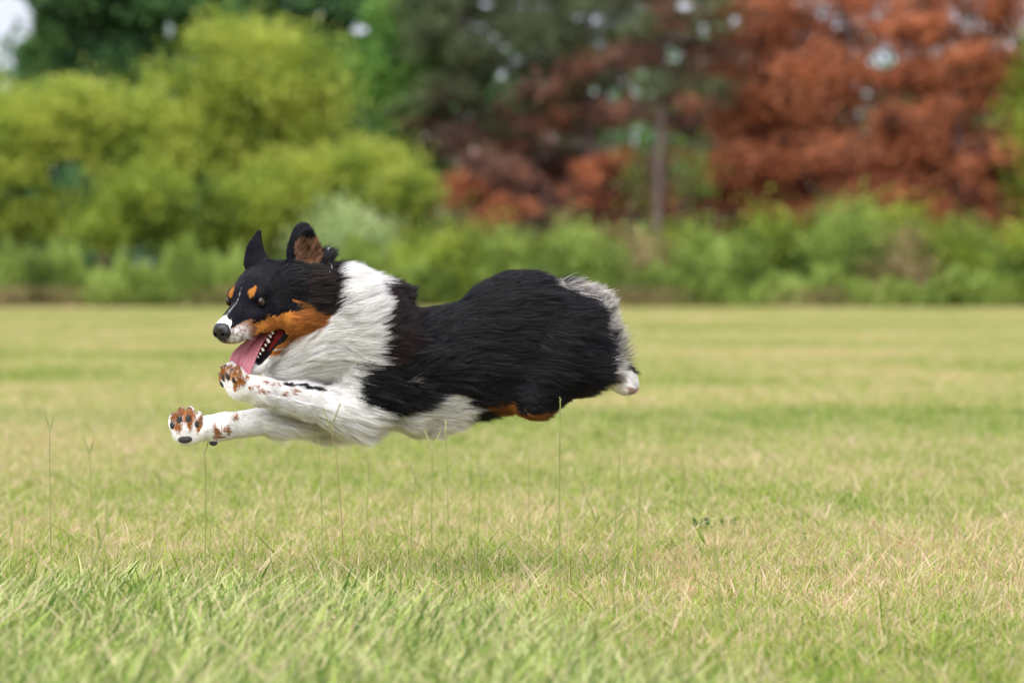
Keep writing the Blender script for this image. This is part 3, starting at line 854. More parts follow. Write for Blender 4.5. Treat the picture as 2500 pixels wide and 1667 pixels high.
def subdivide(V, Q):
    """split every quad in four"""
    E = np.sort(np.stack([Q, np.roll(Q, -1, 1)], -1).reshape(-1, 2), 1)
    key = E[:, 0] * (len(V) + 1) + E[:, 1]
    uq, inv = np.unique(key, return_inverse=True)
    ea, eb = uq // (len(V) + 1), uq % (len(V) + 1)
    mid = (V[ea] + V[eb]) / 2; cen = V[Q].mean(1)
    e = (len(V) + inv).reshape(-1, 4); c = len(V) + len(uq) + np.arange(len(Q))
    V2 = np.concatenate([V, mid, cen])
    Q2 = np.concatenate([np.stack([Q[:, i], e[:, i], c, e[:, i - 1]], 1) for i in range(4)])
    return V2, Q2

def gradient(P):
    e = 0.0006
    g = np.stack([field(P + d) - field(P - d) for d in np.eye(3) * e], 1)
    return g / (np.linalg.norm(g, axis=1)[:, None] + 1e-12)

lo = Wp(400, 1120, -330) - 0.02; hi = Wp(1590, 520, 330) + 0.02
DV, DQ = surface_nets(np.minimum(lo, hi), np.maximum(lo, hi), 0.0052)
used = np.unique(DQ); remap = -np.ones(len(DV), int); remap[used] = np.arange(len(used)); DV, DQ = DV[used], remap[DQ]
DV, DQ = subdivide(DV, DQ)
DN = gradient(DV)
f = field(DV); DV = DV - DN * np.clip(f, -.004, .004)[:, None]
DN = gradient(DV); DF, DG = field(DV, True)
del f

# ---- coat pattern
def px_of(P):
    s, c = math.sin(PITCH), math.cos(PITCH)
    q = P - np.array([0, 0, CAMH])
    dep = q[:, 1] * c - q[:, 2] * s
    return 1250 + q[:, 0] / dep * F0, 833.5 - (q[:, 1] * s + q[:, 2] * c) / dep * F0

def inside(x, y, poly):
    r = np.zeros(len(x), bool); n = len(poly)
    for i in range(n):
        x1, y1 = poly[i]; x2, y2 = poly[(i + 1) % n]
        if y1 == y2: continue
        m = ((y1 > y) != (y2 > y)) & (x < (x2 - x1) * (y - y1) / (y2 - y1) + x1)
        r ^= m
    return r

def vnoise(P, scale, seed=0):
    """cheap smooth noise in -1..1"""
    r = np.random.default_rng(seed); o = 0
    for k in range(5):
        d = r.normal(size=3); d /= np.linalg.norm(d)
        o = o + np.sin((P @ d) * scale * r.uniform(.7, 1.5) + r.uniform(0, 6.28) + 1.5 * np.sin((P @ r.normal(size=3)) * scale * .8))
    return o / 2.6

BLACK, WHITE, TAN, SILV = np.array([.0055, .0050, .0082]), np.array([.90, .885, .875]), np.array([.46, .175, .035]), np.array([.78, .74, .70])
BROWN, DKRED, PINK, LIP, CREAM = np.array([.05, .026, .018]), np.array([.20, .018, .016]), np.array([.62, .20, .20]), np.array([.012, .010, .011]), np.array([.86, .79, .68])
g_ = {n: i for i, n in enumerate(GRP)}
RUFF = [(600, 908), (655, 884), (690, 868), (724, 845), (765, 818), (800, 782), (812, 755), (818, 715), (818, 655), (808, 610), (800, 560), (829, 560), (858, 600), (898, 668), (908, 700), (924, 735), (928, 775), (918, 815), (892, 862), (858, 910), (842, 940), (840, 965), (700, 1000), (560, 1000)]
BELLY = [(600, 992), (850, 985), (888, 986), (925, 955), (965, 930), (1004, 922), (1000, 934), (968, 962), (985, 996), (1010, 996), (1080, 958), (1115, 965), (1140, 1000), (1122, 1036), (1075, 1062), (1060, 1180), (600, 1180)]
TANB = [(1176, 978), (1210, 984), (1262, 992), (1276, 1008), (1345, 1008), (1370, 1000), (1372, 1060), (1172, 1060)]
SILP = [(1300, 600), (1322, 672), (1373, 706), (1422, 727), (1462, 765), (1466, 804), (1484, 842), (1482, 930), (1700, 930), (1700, 600)]

CHEEK = [(708, 727), (718, 726), (735, 741), (765, 763), (803, 775), (802, 798), (765, 820), (724, 846), (690, 870), (664, 886), (655, 868), (690, 815), (640, 812), (604, 826), (606, 806), (622, 788), (650, 776), (700, 763), (738, 755), (728, 744)]

def coat(P, G, N=None):
    """base colour, hair length (mm) and bare flag of body points"""
    n = len(P); x, y = px_of(P); x = x + vnoise(P, 160, 3) * 4; y = y + vnoise(P, 170, 4) * 4
    col = np.tile(BLACK, (n, 1)); L = np.full(n, 56.0); bare = np.zeros(n, bool)
    isg = lambda *k: np.isin(G, [g_[q] for q in k])
    body = isg('torso', 'thigh', 'rump', 'neck')
    wm = isg('neck', 'torso') & inside(x, y, RUFF)
    col[wm] = WHITE; L[wm] = 58
    bm = isg('torso') & inside(x, y, BELLY)
    col[bm] = WHITE * .97; L[bm] = 50
    tm = body & inside(x + vnoise(P, 300, 71) * 5, y + vnoise(P, 250, 72) * 6, TANB); col[tm] = TAN * .62; L[tm] = 26
    m = body & (y > 925) & (x > 1165) & (x < 1400) & ~tm; L[m] = 22
    m = body & inside(x + vnoise(P, 140, 73) * 9, y + vnoise(P, 350, 74) * 6, SILP); col[m] = SILV * (0.85 + 0.3 * vnoise(P[m], 90, 8))[:, None]; L[m] = 60
    m = isg('torso', 'thigh') & ~wm & ~bm & (y < 720); L[m] = 34
    m = isg('torso') & ~wm & (x < 1130) & (x > 930) & (y < 860); L[m] = 30
    # side of the head behind the eyes, and the tan below it
    cu = inside(x, y, CHEEK)
    m = isg('neck', 'headback') & ~wm; L[m] = 30
    m = isg('neck', 'headback') & ~wm & cu; col[m] = TAN; L[m] = 24
    m = isg('headback') & inside(x, y, RUFF); col[m] = WHITE; L[m] = 40
    m = isg('headback', 'neck') & ~wm & ~cu & (x > 740); L[m] = 46; col[m] = BLACK * .6 + BROWN * .45
    # legs
    m = isg('foreleg', 'farleg'); col[m] = WHITE; L[m] = 15; L[m & (x < 720)] = 13; L[m & (x < 610)] = 9
    m = isg('foreleg') & (x > 868) & (y < 985); col[m] = BLACK; L[m] = 35
    m = isg('foreleg') & (x > 905); col[m] = BLACK; L[m] = 35
    m = isg('foreleg') & (x > 760); L[m] = 38
    m = isg('farleg') & (x > 640); L[m] = 32
    spots1 = [(626, 946, 7, 5), (634, 951, 6, 4), (659, 936, 3, 5), (672, 933, 4, 4), (690, 961, 7, 5), (716, 958, 5, 7), (604, 922, 6, 7), (584, 905, 7, 4), (645, 934, 3, 5), (610, 950, 5, 5), (650, 955, 4, 3), (700, 938, 4, 4)]
    m0 = isg('foreleg', 'paw')
    for (sx, sy, rx, ry) in spots1:
        m = m0 & (((x - sx) / rx) ** 2 + ((y - sy) / ry) ** 2 < 1); col[m] = TAN * .85
    m = isg('foreleg') & (x > 690) & (x < 790) & (np.abs(y - (936 + (x - 690) * .16)) < 3.2) & (vnoise(P, 90, 51) > -.3) ; col[m] = BLACK * 3
    for (sx, sy, rx, ry) in [(568, 1022, 5, 6), (578, 1016, 4, 6), (520, 1046, 5, 12), (528, 1058, 8, 12), (550, 1046, 3.5, 14), (538, 1066, 10, 4), (523, 1036, 6, 4), (562, 1003, 5, 3), (541, 1042, 3, 8)]:
        m = isg('farleg', 'farpaw') & (((x - sx) / rx) ** 2 + ((y - sy) / ry) ** 2 < 1); col[m] = TAN * .8
    m = isg('paw', 'farpaw'); L[m] = 10
    col[isg('paw', 'farpaw') & (col[:, 0] < .1)] = WHITE
    for (cx, cy, rx, ry) in [(566, 915, 24, 17), (540, 905, 14, 10), (577, 940, 8, 14), (541, 925, 8, 12), (590, 935, 10, 12)]:
        m = isg('paw') & (((x - cx) / rx) ** 2 + ((y - cy) / ry) ** 2 < 1) & (vnoise(P, 420, 5) > -.95); col[m] = TAN * .85
    for (cx, cy, rx, ry) in [(452, 1018, 26, 20), (428, 1020, 12, 16), (463, 1040, 9, 18), (487, 1040, 9, 20), (434, 1042, 7, 16)]:
        m = isg('farpaw') & (((x - cx) / rx) ** 2 + ((y - cy) / ry) ** 2 < 1) & (vnoise(P, 420, 6) > -.95); col[m] = TAN * .85
    m = isg('hindpaw'); col[m] = WHITE * .95; L[m] = 9
    m = isg('hindpaw', 'thigh', 'rump') & (x > 1494) & (x < 1522) & (y > 895) & (y < 930); col[m] = TAN * .7; L[m] = 8
    m = isg('hindpaw') & (x > 1530) & (y > 945) ; col[m] = TAN * .4 + WHITE * .3
    m = isg('hindpaw') & (y < 902) & (x > 1500); col[m] = BLACK * 2; L[m] = 26
    # head
    f, s, u = to_head(P); a = np.abs(s)
    hd = isg('head', 'jaw', 'socket', 'nostril')
    col[hd] = BLACK; L[hd] = 9
    L[hd & (f < -20)] = 16
    L[hd & (f < -70) & (a > 30)] = 34
    fb = f + vnoise(P, 200, 9) * 5
    # tan cheek: below the line from the eye corner to the ear, behind the whisker area
    wf = np.interp(f, [-140, -95, -60, -45, -20, 10, 45, 75, 100], [-52, -42, -46, -50, -44, -50, -58, -70, -80])
    Pm = np.where((s > 0)[:, None], P, P - 2 * (s / 1000)[:, None] * HS)
    xm, ym = px_of(Pm); xm = xm + vnoise(P, 170, 12) * 3.5 + vnoise(P, 500, 14) * 2; ym = ym + vnoise(P, 170, 15) * 3.5 + vnoise(P, 500, 16) * 2
    tan = hd & (a > 12) & inside(xm, ym, CHEEK)
    col[tan] = TAN * (1 + .25 * vnoise(P[tan], 300, 13))[:, None]
    L[tan] = 14
    m = isg('head') & (((a - 33) / 9.5) ** 2 + ((u - 26 + (a - 33) * .15) / 10.0) ** 2 < 1 + vnoise(P, 600, 17) * .35) & (f > -25); col[m] = TAN * .62; L[m] = 6
    L[hd & (f > 15)] = 7
    L[hd & (f > 70)] = 5
    spk = isg('head') & (fb > 46) & (u < -27) & (a > 4)
    nz = np.clip(.5 + .55 * vnoise(P, 420, 21) + .4 * vnoise(P, 900, 22), 0, 1)[:, None]
    fr = np.clip((f - 50) / 34, 0, 1)[:, None] * np.clip((-30 - u) / 8 + .5, .4, 1)[:, None]
    mzc = (WHITE * .72 + TAN * .05) * nz + (BROWN * 2.6 + WHITE * .10) * (1 - nz)
    mzb = BROWN * 1.5 + TAN * .22
    col[spk] = (mzc * fr + mzb * (1 - fr))[spk]
    fb = fb + vnoise(P, 500, 76) * 3.5
    wh = isg('head') & (fb > 91) & (u > -34) & (a > 10) & (a < 24); col[wh] = WHITE * .95
    bz = isg('head') & (a < 1.0 + np.clip(f - 40, 0, 60) * .11 + vnoise(P, 300, 7) * 1.0) & (f > 5) & (u > -22); col[bz] = (WHITE * .22) * np.clip(.75 + .5 * vnoise(P[bz], 500, 23), .1, 1)[:, None]
    ro = isg('head') & (fb > 91 + 5 * vnoise(P, 700, 77)) & (a < 13) & (u > -30); col[ro] = WHITE
    L[isg('head') & (f > 60) & (u < -50)] = 7
    # throat side of the lower jaw: white with tan behind the corner
    jw = isg('jaw'); low = jw & (f < 60)
    u2 = u + (f + 64) * 0.66
    col[low] = WHITE * .93; L[low] = 26
    m = low & inside(xm, ym, CHEEK); col[m] = TAN * .95; L[m] = 16
    L[jw & (f > 10)] = 12
    # bare parts: mouth lining and black lips
    mo = isg('mouth'); col[mo] = DKRED; bare |= mo
    m = mo & (f < -30); col[m] = np.array([.26, .035, .035])
    fd, _ = None, None
    so = isg('socket', 'nostril'); col[so] = LIP; bare |= so
    # black rim round the mouth opening
    mv = np.full(n, 9.0)
    for pr in PR:
        if pr[3] == 'mouth': mv = np.minimum(mv, sd(pr, P))
    rim = (isg('head', 'jaw', 'mouth', 'neck')) & (mv > 0.0002) & (mv < 0.0060 + np.clip((-f - 15) / 1000 * .4, 0, .009)) & (u < -50); col[rim] = LIP; bare |= rim
    ev = np.full(n, 9.0)
    for pr in PR:
        if pr[3] == 'socket': ev = np.minimum(ev, sd(pr, P))
    rim = hd & (ev < 0.0035); col[rim] = LIP; bare |= rim
    # ears
    e = isg('ear', 'farear'); col[e] = BLACK; L[e] = 8
    e2 = isg('ear') & (y > 610) & (x > 722) & (x < 776) & (y < 664); col[e2] = TAN * .42 + WHITE * .06; L[e2] = 18
    e = isg('earhole'); col[e] = (TAN * .42 + WHITE * .06) * np.clip(.9 + .5 * vnoise(P[e], 350, 75), .3, 1.4)[:, None]; L[e] = 16
    m = e & (y < 588); col[m] = BLACK * 2
    m = isg('headback') & (y < 655) & (x > 765); L[m] = 38; col[m] = BLACK + BROWN * .2
    e = isg('ear') & (y > 640); L[e] = 16
    return col, L, bare

DC, DL, DB = coat(DV, DG)
_x, _y = px_of(DV)
_m = (DC[:, 0] > .3) & (_x > 1310) & (_y < 880)
_m &= (DG != g_['hindpaw'])
DC[_m] *= .3          # skin colour darkened below the silver feathers

def mat_skin():
    b = NB("dog_skin")
    return b.solid(b.attr("col", False), 0.85, 0.08)
def mat_hair():
    b = NB("dog_hair")
    col = b.attr("col", False)
    p = b.n("ShaderNodeBsdfPrincipled"); b.put(p.inputs["Base Color"], col)
    p.inputs["Roughness"].default_value = 0.27; p.inputs["Specular IOR Level"].default_value = 0.46
    t = b.n("ShaderNodeBsdfTranslucent"); b.put(t.inputs[0], col)
    m = b.n("ShaderNodeMixShader"); m.inputs[0].default_value = 0.44
    b.t.links.new(p.outputs[0], m.inputs[1]); b.t.links.new(t.outputs[0], m.inputs[2])
    b.t.links.new(m.outputs[0], b.out.inputs[0])
    return b.m

dog = empty("dog", tuple(Wp(1000, 900, 40)))
tag(dog, "black, white and tan long haired dog leaping over the grass with its tongue out", "dog")
body = mesh_np("body", DV, DQ, mat_skin(), dog, smooth=True, attrs={"col": DC})

# ---- hair
def hair_curves(name, pts, rad, col, mat, parent, label=None):
    """pts (n,k,3), rad (n,) root radius, col (n,3)"""
    n, k, _ = pts.shape
    cu = bpy.data.hair_curves.new(name)
    cu.add_curves([k] * n)
    off = np.zeros(3); p = parent
    while p is not None:
        off += np.array(p.location); p = p.parent
    cu.position_data.foreach_set("vector", (pts - off).astype(np.float32).ravel())
    r = rad[:, None] * np.interp(np.linspace(0, 1, k), [0, .5, 1], [1.0, .85, .12])[None]
    a = cu.attributes.get("radius") or cu.attributes.new("radius", 'FLOAT', 'POINT')
    a.data.foreach_set("value", r.astype(np.float32).ravel())
    a = cu.attributes.new("col", 'FLOAT_COLOR', 'CURVE')
    a.data.foreach_set("color", np.concatenate([col, np.ones((n, 1))], 1).astype(np.float32).ravel())
    cu.materials.append(mat)
    o = bpy.data.objects.new(name, cu); C.objects.link(o); o.parent = parent
    if label: o["label"] = label
    return o

def sample_mesh(V, Q, wt, n, rng):
    T = np.concatenate([Q[:, [0, 1, 2]], Q[:, [0, 2, 3]]])
    a, b, c = V[T[:, 0]], V[T[:, 1]], V[T[:, 2]]
    ar = np.linalg.norm(np.cross(b - a, c - a), axis=1) * wt[T].mean(1)
    cs = np.cumsum(ar); k = np.searchsorted(cs, rng.random(n) * cs[-1]).clip(0, len(T) - 1)
    r1 = np.sqrt(rng.random(n)); r2 = rng.random(n)
    w_ = np.stack([1 - r1, r1 * (1 - r2), r1 * r2], 1)
    return (V[T[k]] * w_[:, :, None]).sum(1), T[k], w_

def flow(P, N, G, x, y):
    """lie direction of the coat"""
    n = len(P); D = np.tile(np.array([1.0, 0.25, 0.0]), (n, 1))
    isg = lambda *k: np.isin(G, [g_[q] for q in k])
    D[:, 2] = np.interp(x, [700, 900, 1050, 1200, 1350, 1450], [0.35, 0.30, 0.30, 0.12, -0.05, -0.10])
    m = isg('neck'); D[m, 2] = np.interp(y[m], [600, 700, 850, 950], [0.55, 0.22, 0.15, 0.05])
    m = isg('torso', 'thigh') & (y > 930); D[m, 2] = -0.15
    m = isg('rump'); D[m] = np.array([1.0, 0.1, 0.55]); D[m, 2] = np.interp(y[m], [660, 740, 850, 930], [1.2, .7, .25, -.1])
    m = isg('head', 'socket', 'ear', 'farear', 'nostril'); D[m] = -HF + np.array([0.1, 0, 0.02])
    m = isg('headback'); D[m] = np.array([1.0, .25, .10])
    mt = m & (y < 650) & (x > 765); D[m, 2] = np.interp(y[m], [640, 700, 760, 820], [-.25, .15, .05, .3]); D[mt] = np.array([.75, .1, .8])
    m = isg('jaw'); D[m] = nrm([1, .35, .15])
    m = isg('ear', 'farear', 'earhole'); D[m] = np.array([.55, .05, .75])
    m = isg('ear') & (y > 635); D[m] = nrm([1, .2, .02])
    m = isg('foreleg', 'farleg'); D[m] = nrm([1, .3, -.22])
    m = isg('paw', 'farpaw'); D[m] = nrm([.1, -.1, 1])
    m = isg('hindpaw'); D[m] = nrm([.9, 0, -.35])
    m &= (y < 902); D[m] = nrm([1, 0, .15])
    s = (isg('torso', 'thigh', 'neck', 'rump'))
    D[s, 2] += vnoise(P[s], 20, 31) * .30 + vnoise(P[s], 60, 33) * .20
    D[:, 1] += vnoise(P, 30, 32) * .12
    return D / np.linalg.norm(D, axis=1)[:, None]

def grow(n, wt, rng, k=7, lenmul=1.0, rad=0.00042, clump=0.5, clump_n=0, lift=0.35, jitter=.12, curl=0.0, minL=0):
    R, T, w_ = sample_mesh(DV, DQ, wt, n, rng)
    N = (DN[T] * w_[:, :, None]).sum(1); N /= np.linalg.norm(N, axis=1)[:, None]
    G = DG[T[np.arange(n), w_.argmax(1)]]
    R = R - N * 0.0012
    col, L, bare = coat(R, G)
    keep = ~bare & (L > minL)
    R, N, G, col, L = R[keep], N[keep], G[keep], col[keep], L[keep]
    n = len(R); x, y = px_of(R)
    D = flow(R, N, G, x, y)
    Dt = D - N * (D * N).sum(1)[:, None]; Dt /= np.linalg.norm(Dt, axis=1)[:, None] + 1e-6
    # where the lie runs straight into or out of the body keep part of it
    L = L * lenmul * rng.uniform(.65, 1.2, n) / 1000
    lf = lift * np.exp(rng.normal(size=n) * .5)
    lf *= np.clip(.85 + .5 * vnoise(R, 30, 61) + .35 * vnoise(R, 130, 62), .2, 2.4)
    L = L * np.clip(1 + .2 * vnoise(R, 60, 63), .6, 1.4)
    lf[G == g_['rump']] *= 1.5
    isf = np.isin(G, [g_['foreleg'], g_['farleg']]) & (N[:, 2] < -.15) & (x > 640)
    L[isf] *= 1.9; lf[isf] *= 1.3
    d0 = Dt + N * lf[:, None] + rng.normal(size=(n, 3)) * jitter
    d0 /= np.linalg.norm(d0, axis=1)[:, None]
    d1 = D * .75 + Dt * .5 + N * (lf * .35)[:, None] + np.array([0, 0, -.06]) + rng.normal(size=(n, 3)) * jitter * .6
    d1 /= np.linalg.norm(d1, axis=1)[:, None]
    pts = np.empty((n, k, 3)); pts[:, 0] = R; st = L / (k - 1)
    ph = rng.uniform(0, 6.28, n)
    cl = curl * np.where(G == g_['rump'], 3.2, 1.0)
    sd_ = np.cross(d0, N); sd_ /= np.linalg.norm(sd_, axis=1)[:, None] + 1e-6
    for i in range(1, k):
        t = i / (k - 1)
        d = d0 * (1 - t) + d1 * t
        if curl: d = d + sd_ * (np.sin(ph + t * 5.5) * cl)[:, None] + N * (np.cos(ph + t * 4.5) * cl * .6)[:, None]
        pts[:, i] = pts[:, i - 1] + d * st[:, None]
    if clump_n:
        gi = rng.choice(n, min(clump_n, n), replace=False)
        kd = kdtree.KDTree(len(gi))
        for j, q in enumerate(gi): kd.insert(R[q], j)
        kd.balance()
        own = np.array([kd.find(p)[1] for p in R])
        tgt = pts[gi[own]]
        sc2 = (L / (L[gi[own]] + 1e-9)).clip(.3, 1.6)
        tg = tgt[:, :1] + (tgt - tgt[:, :1]) * sc2[:, None, None]
        same = np.abs(col - col[gi[own]]).sum(1) < .3
        cw = clump * np.linspace(0, 1, k)[None, :, None] ** 1.1 * np.where(same, 1, .35)[:, None, None]
        near = np.linalg.norm(R - R[gi[own]], axis=1)
        cw = cw * np.clip(1.3 - near / .03, 0, 1)[:, None, None]
        pts = pts * (1 - cw) + (tg + (R - tg[:, 0])[:, None] * 0.15) * cw
        tone = rng.normal(size=len(gi))[own]
    else:
        tone = rng.normal(size=n)
    fk = np.isin(G, [g_['foreleg'], g_['farleg'], g_['paw'], g_['farpaw']]) & (col[:, 2] < .2) & (col[:, 0] > .2)
    q_ = fk & (rng.random(n) < .15); col[q_] = WHITE * .8
    sv = (col[:, 0] > .3) & (col[:, 0] < .75) & (x > 1310) & (y < 880)
    dk = sv & (rng.random(n) < .35); col[dk] = np.array([.10, .08, .075])
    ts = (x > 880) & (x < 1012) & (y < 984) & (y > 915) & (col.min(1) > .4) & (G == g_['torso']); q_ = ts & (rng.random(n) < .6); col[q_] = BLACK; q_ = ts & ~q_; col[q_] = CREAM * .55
    tb = (y > 950) & (x > 1165) & (col[:, 0] > .3) & (col[:, 2] < .1) & (rng.random(n) < .35); col[tb] = BLACK
    # individual and lock tone
    v = 1 + .12 * rng.normal(size=n) + .09 * tone
    col = col * np.clip(v, .5, 1.5)[:, None]
    blk = col.max(1) < .05
    wa = vnoise(R, 14, 41) > .25
    col[blk & wa] *= np.array([1.3, 1.08, 1.18])
    wm = col.min(1) > .4
    cr = np.clip(.35 + .4 * tone, 0, .8)[:, None]
    col[wm] = (col * (1 - cr * .35) + CREAM * cr * .35)[wm]
    return pts, rad * rng.uniform(.7, 1.3, n), col.clip(0.002, .92)

HM = mat_hair()
rng = np.random.default_rng(77)
hairs = []
longw = np.where(DB, 0, np.where(DL > 20, 1.0, 0.0)); shortw = np.where(DB, 0, np.where(DL <= 20, 1.0, 0.0))
midw = longw.copy()
QUAL = 1.0
hairs.append(grow(int(175000 * QUAL), longw, rng, 7, 1.0, .00042, .62, 5200, .36, .10, .12, minL=15))
hairs.append(grow(int(45000 * QUAL), longw, rng, 7, .8, .00042, .4, 9000, .42, .2, .22, minL=15))
def cat_h(hs):
    ks = {h[0].shape[1] for h in hs}
    return np.concatenate([h[0] for h in hs]), np.concatenate([h[1] for h in hs]), np.concatenate([h[2] for h in hs])
p_, r_, c_ = cat_h(hairs)
hair_curves("fur", p_, r_, c_, HM, dog, "long coat of the body, ruff and belly")
p_, r_, c_ = grow(int(230000 * QUAL), shortw, rng, 5, 1.0, .00038, .25, 16000, .26, .12, .05)
hair_curves("short_fur", p_, r_, c_, HM, dog, "short hair of the face, paws and legs")
# whiskers
wr = np.array([H(rng.uniform(70, 98), s_ * rng.uniform(24, 30), rng.uniform(-58, -42)) for s_ in (-1, 1) for _ in range(9)])
wd = np.array([nrm(HS * s_ * rng.uniform(.6, 1) + HF * rng.uniform(-.5, .4) - HU * rng.uniform(0, .5)) for s_ in (-1, 1) for _ in range(9)])
t_ = np.linspace(0, 1, 6)[None, :, None]
hair_curves("whiskers", wr[:, None] + wd[:, None] * t_ * .034 + np.array([.006, 0, -.004]) * t_ ** 2, np.full(18, .00022), np.tile(WHITE * .8, (18, 1)), HM, dog)

# ---- eyes, nose, tongue, teeth, pads, claws
def uvs(c, axes, radii, nu=20, nv=12):
    A = np.array([nrm(a) for a in axes]); r = np.array(radii) / 1000
    th = np.linspace(0, math.pi, nv + 1)[1:-1]; ph = np.linspace(0, 2 * math.pi, nu, endpoint=False)
    S_ = np.array([[math.sin(t) * math.cos(p), math.sin(t) * math.sin(p), math.cos(t)] for t in th for p in ph])
    V = np.concatenate([S_, [[0, 0, 1], [0, 0, -1]]])
    Q = [[j * nu + i, (j + 1) * nu + i, (j + 1) * nu + (i + 1) % nu, j * nu + (i + 1) % nu] for j in range(nv - 2) for i in range(nu)]
    T = [[len(S_), i, (i + 1) % nu] for i in range(nu)] + [[len(S_) + 1, (nv - 2) * nu + (i + 1) % nu, (nv - 2) * nu + i] for i in range(nu)]
    return (V * r) @ A + np.asarray(c), [np.array(Q), np.array(T)]

def simple(name, col, rough, spec=.3, **kw):
    return NB(name).solid((*col, 1), rough, spec, **kw)
M_EYE = simple("eye_dark", (.006, .003, .002), .06, .5, IOR=2.3)
M_IRIS = simple("iris_brown", (.02, .009, .005), .12, .5)
def mat_wet(name, c1, c2, scale, rough, bump):
    b = NB(name); n = b.noise(b.n("ShaderNodeTexCoord").outputs["Object"], scale, 3, .6)
    m = b.solid(b.ramp(n, [(.3, c1), (.7, c2)]), rough, .5)
    bp = b.n("ShaderNodeBump"); bp.inputs["Strength"].default_value = bump; bp.inputs["Distance"].default_value = .002
    b.put(bp.inputs["Height"], n); b.put(b.p.inputs["Normal"], bp.outputs[0]); return m
M_NOSE = mat_wet("nose_leather", (.006, .0055, .007), (.013, .011, .014), 700, .36, .4)
M_PAD = mat_wet("paw_leather", (.012, .011, .012), (.035, .030, .031), 500, .75, .6)
M_TONG = mat_wet("tongue_wet", (.42, .12, .16), (.55, .19, .22), 260, .42, .5)
M_TOOTH = simple("tooth_ivory", (.62, .58, .50), .25)
M_CLAW = simple("claw_horn", (.07, .055, .05), .35)

for s in (-1, 1):
    c = H(-1, 46.5 * s, 0)
    V, Q = uvs(c, (nrm(HS * s + HF * .55), HU, HF), (13.5, 13.5, 13.5), 24, 14)
    e = mesh_np("eye", V, Q, M_IRIS, dog, smooth=True)
    look = nrm(HS * s * .62 + HF * .78)
    V, Q = uvs(c + look * .0068, (look, HU, np.cross(look, HU)), (7.4, 8.2, 8.2), 18, 10)
    mesh_np("pupil", V, Q, M_EYE, e, smooth=True)
    # eyelids: tapered black rims above and below
    for sg in (1, -1):
        pts = [H(13 - t * 30, (50 + 6.5 * math.sin(math.pi * t)) * s, sg * (6.7 if sg > 0 else 6.6) * math.sin(math.pi * t) + (t - .5) * 2) for t in np.linspace(0, 1, 9)]
        V, Q = tube(pts, np.array([.6, 1.4, 2.0, 2.4, 2.5, 2.4, 2.0, 1.4, .6]) / 1000, 8)
        mesh_np("eyelid", V, Q, simple("eyelid_skin", LIP * .5, .7, .1), e, smooth=True)

# nose leather: rounded block with two nostrils, made from its own little field
def small_field(fn, c, ext, hs):
    n = np.ceil(np.array(ext) * 2 / hs).astype(int)
    X = np.stack(np.meshgrid(*[np.arange(n[i]) * hs - ext[i] for i in range(3)], indexing='ij'), -1)
    return X, fn(X.reshape(-1, 3)).reshape(n)
save = PR[:]
PR.clear()
ell(H(109, 0, -33), HA, (16, 24, 19), 8)
ell(H(104, 0, -23), HA, (18, 20, 10), 8)
ell(H(112, 0, -47), HA, (9, 13, 14), 8)
for s in (-1, 1):
    ell(H(112, 15 * s, -36), HA, (11, 11, 13), 4)
    ell(H(124, 11 * s, -38), (nrm(HF - HS * s * .5), HS, HU), (12, 4.8, 5.4), 2, op='-')
ell(H(126, 0, -48), HA, (6, 1.3, 14), 2, op='-')
c0 = H(111, 0, -34)
V, Q = surface_nets(c0 - .04, c0 + .04, 0.0022)
u_ = np.unique(Q); rm = -np.ones(len(V), int); rm[u_] = np.arange(len(u_)); V, Q = V[u_], rm[Q]
V, Q = subdivide(V, Q); Nn = gradient(V); V = V - Nn * np.clip(field(V), -.002, .002)[:, None]
mesh_np("nose", V, Q, M_NOSE, dog, smooth=True)
PR.clear(); PR.extend(save)

# tongue: a grooved slab lolling out over the lower teeth
TP = [((640, 802), (664, 806), -150), ((618, 816), (651, 820), -170), ((598, 832), (639, 840), -184), ((580, 846), (630, 862), -193), ((562, 864), (621, 886), -199),
      ((558, 882), (614, 904), -201), ((562, 899), (608, 916), -200), ((578, 910), (600, 921), -197)]
n_w = 13; V = []
for j, (a, b, d) in enumerate(TP):
    for i in range(n_w):
        t = i / (n_w - 1); px_ = a[0] + (b[0] - a[0]) * t; py_ = a[1] + (b[1] - a[1]) * t
        cup = 12 * (2 * t - 1) ** 2 + 0 * t; gr = 6 * math.exp(-((t - .46) / .07) ** 2)
        V.append(Wp(px_, py_, d - cup * .6 + gr + 10 * (1 - t)))
for j, (a, b, d) in enumerate(TP):
    for i in range(n_w):
        t = i / (n_w - 1); px_ = a[0] + (b[0] - a[0]) * t; py_ = a[1] + (b[1] - a[1]) * t
        V.append(Wp(px_ + 1, py_ + 2, d + 9 * math.sin(math.pi * max(.06, min(.94, t))) + 3 + 10 * (1 - t)))
V = np.array(V); m_ = len(TP) * n_w; Q = []
for j in range(len(TP) - 1):
    for i in range(n_w - 1):
        q = [j * n_w + i, j * n_w + i + 1, (j + 1) * n_w + i + 1, (j + 1) * n_w + i]
        Q.append(q[::-1]); Q.append([x + m_ for x in q])
    for i in (0, n_w - 1):
        q = [j * n_w + i, (j + 1) * n_w + i, (j + 1) * n_w + i + m_, j * n_w + i + m_]; Q.append(q if i else q[::-1])
for j in (0, len(TP) - 1):
    for i in range(n_w - 1):
        q = [j * n_w + i, j * n_w + i + 1, j * n_w + i + 1 + m_, j * n_w + i + m_]; Q.append(q if j == 0 else q[::-1])
tg = mesh_np("tongue", V, np.array(Q), M_TONG, dog, smooth=True)
sb = tg.modifiers.new("soft", 'SUBSURF'); sb.levels = 2; sb.render_levels = 2

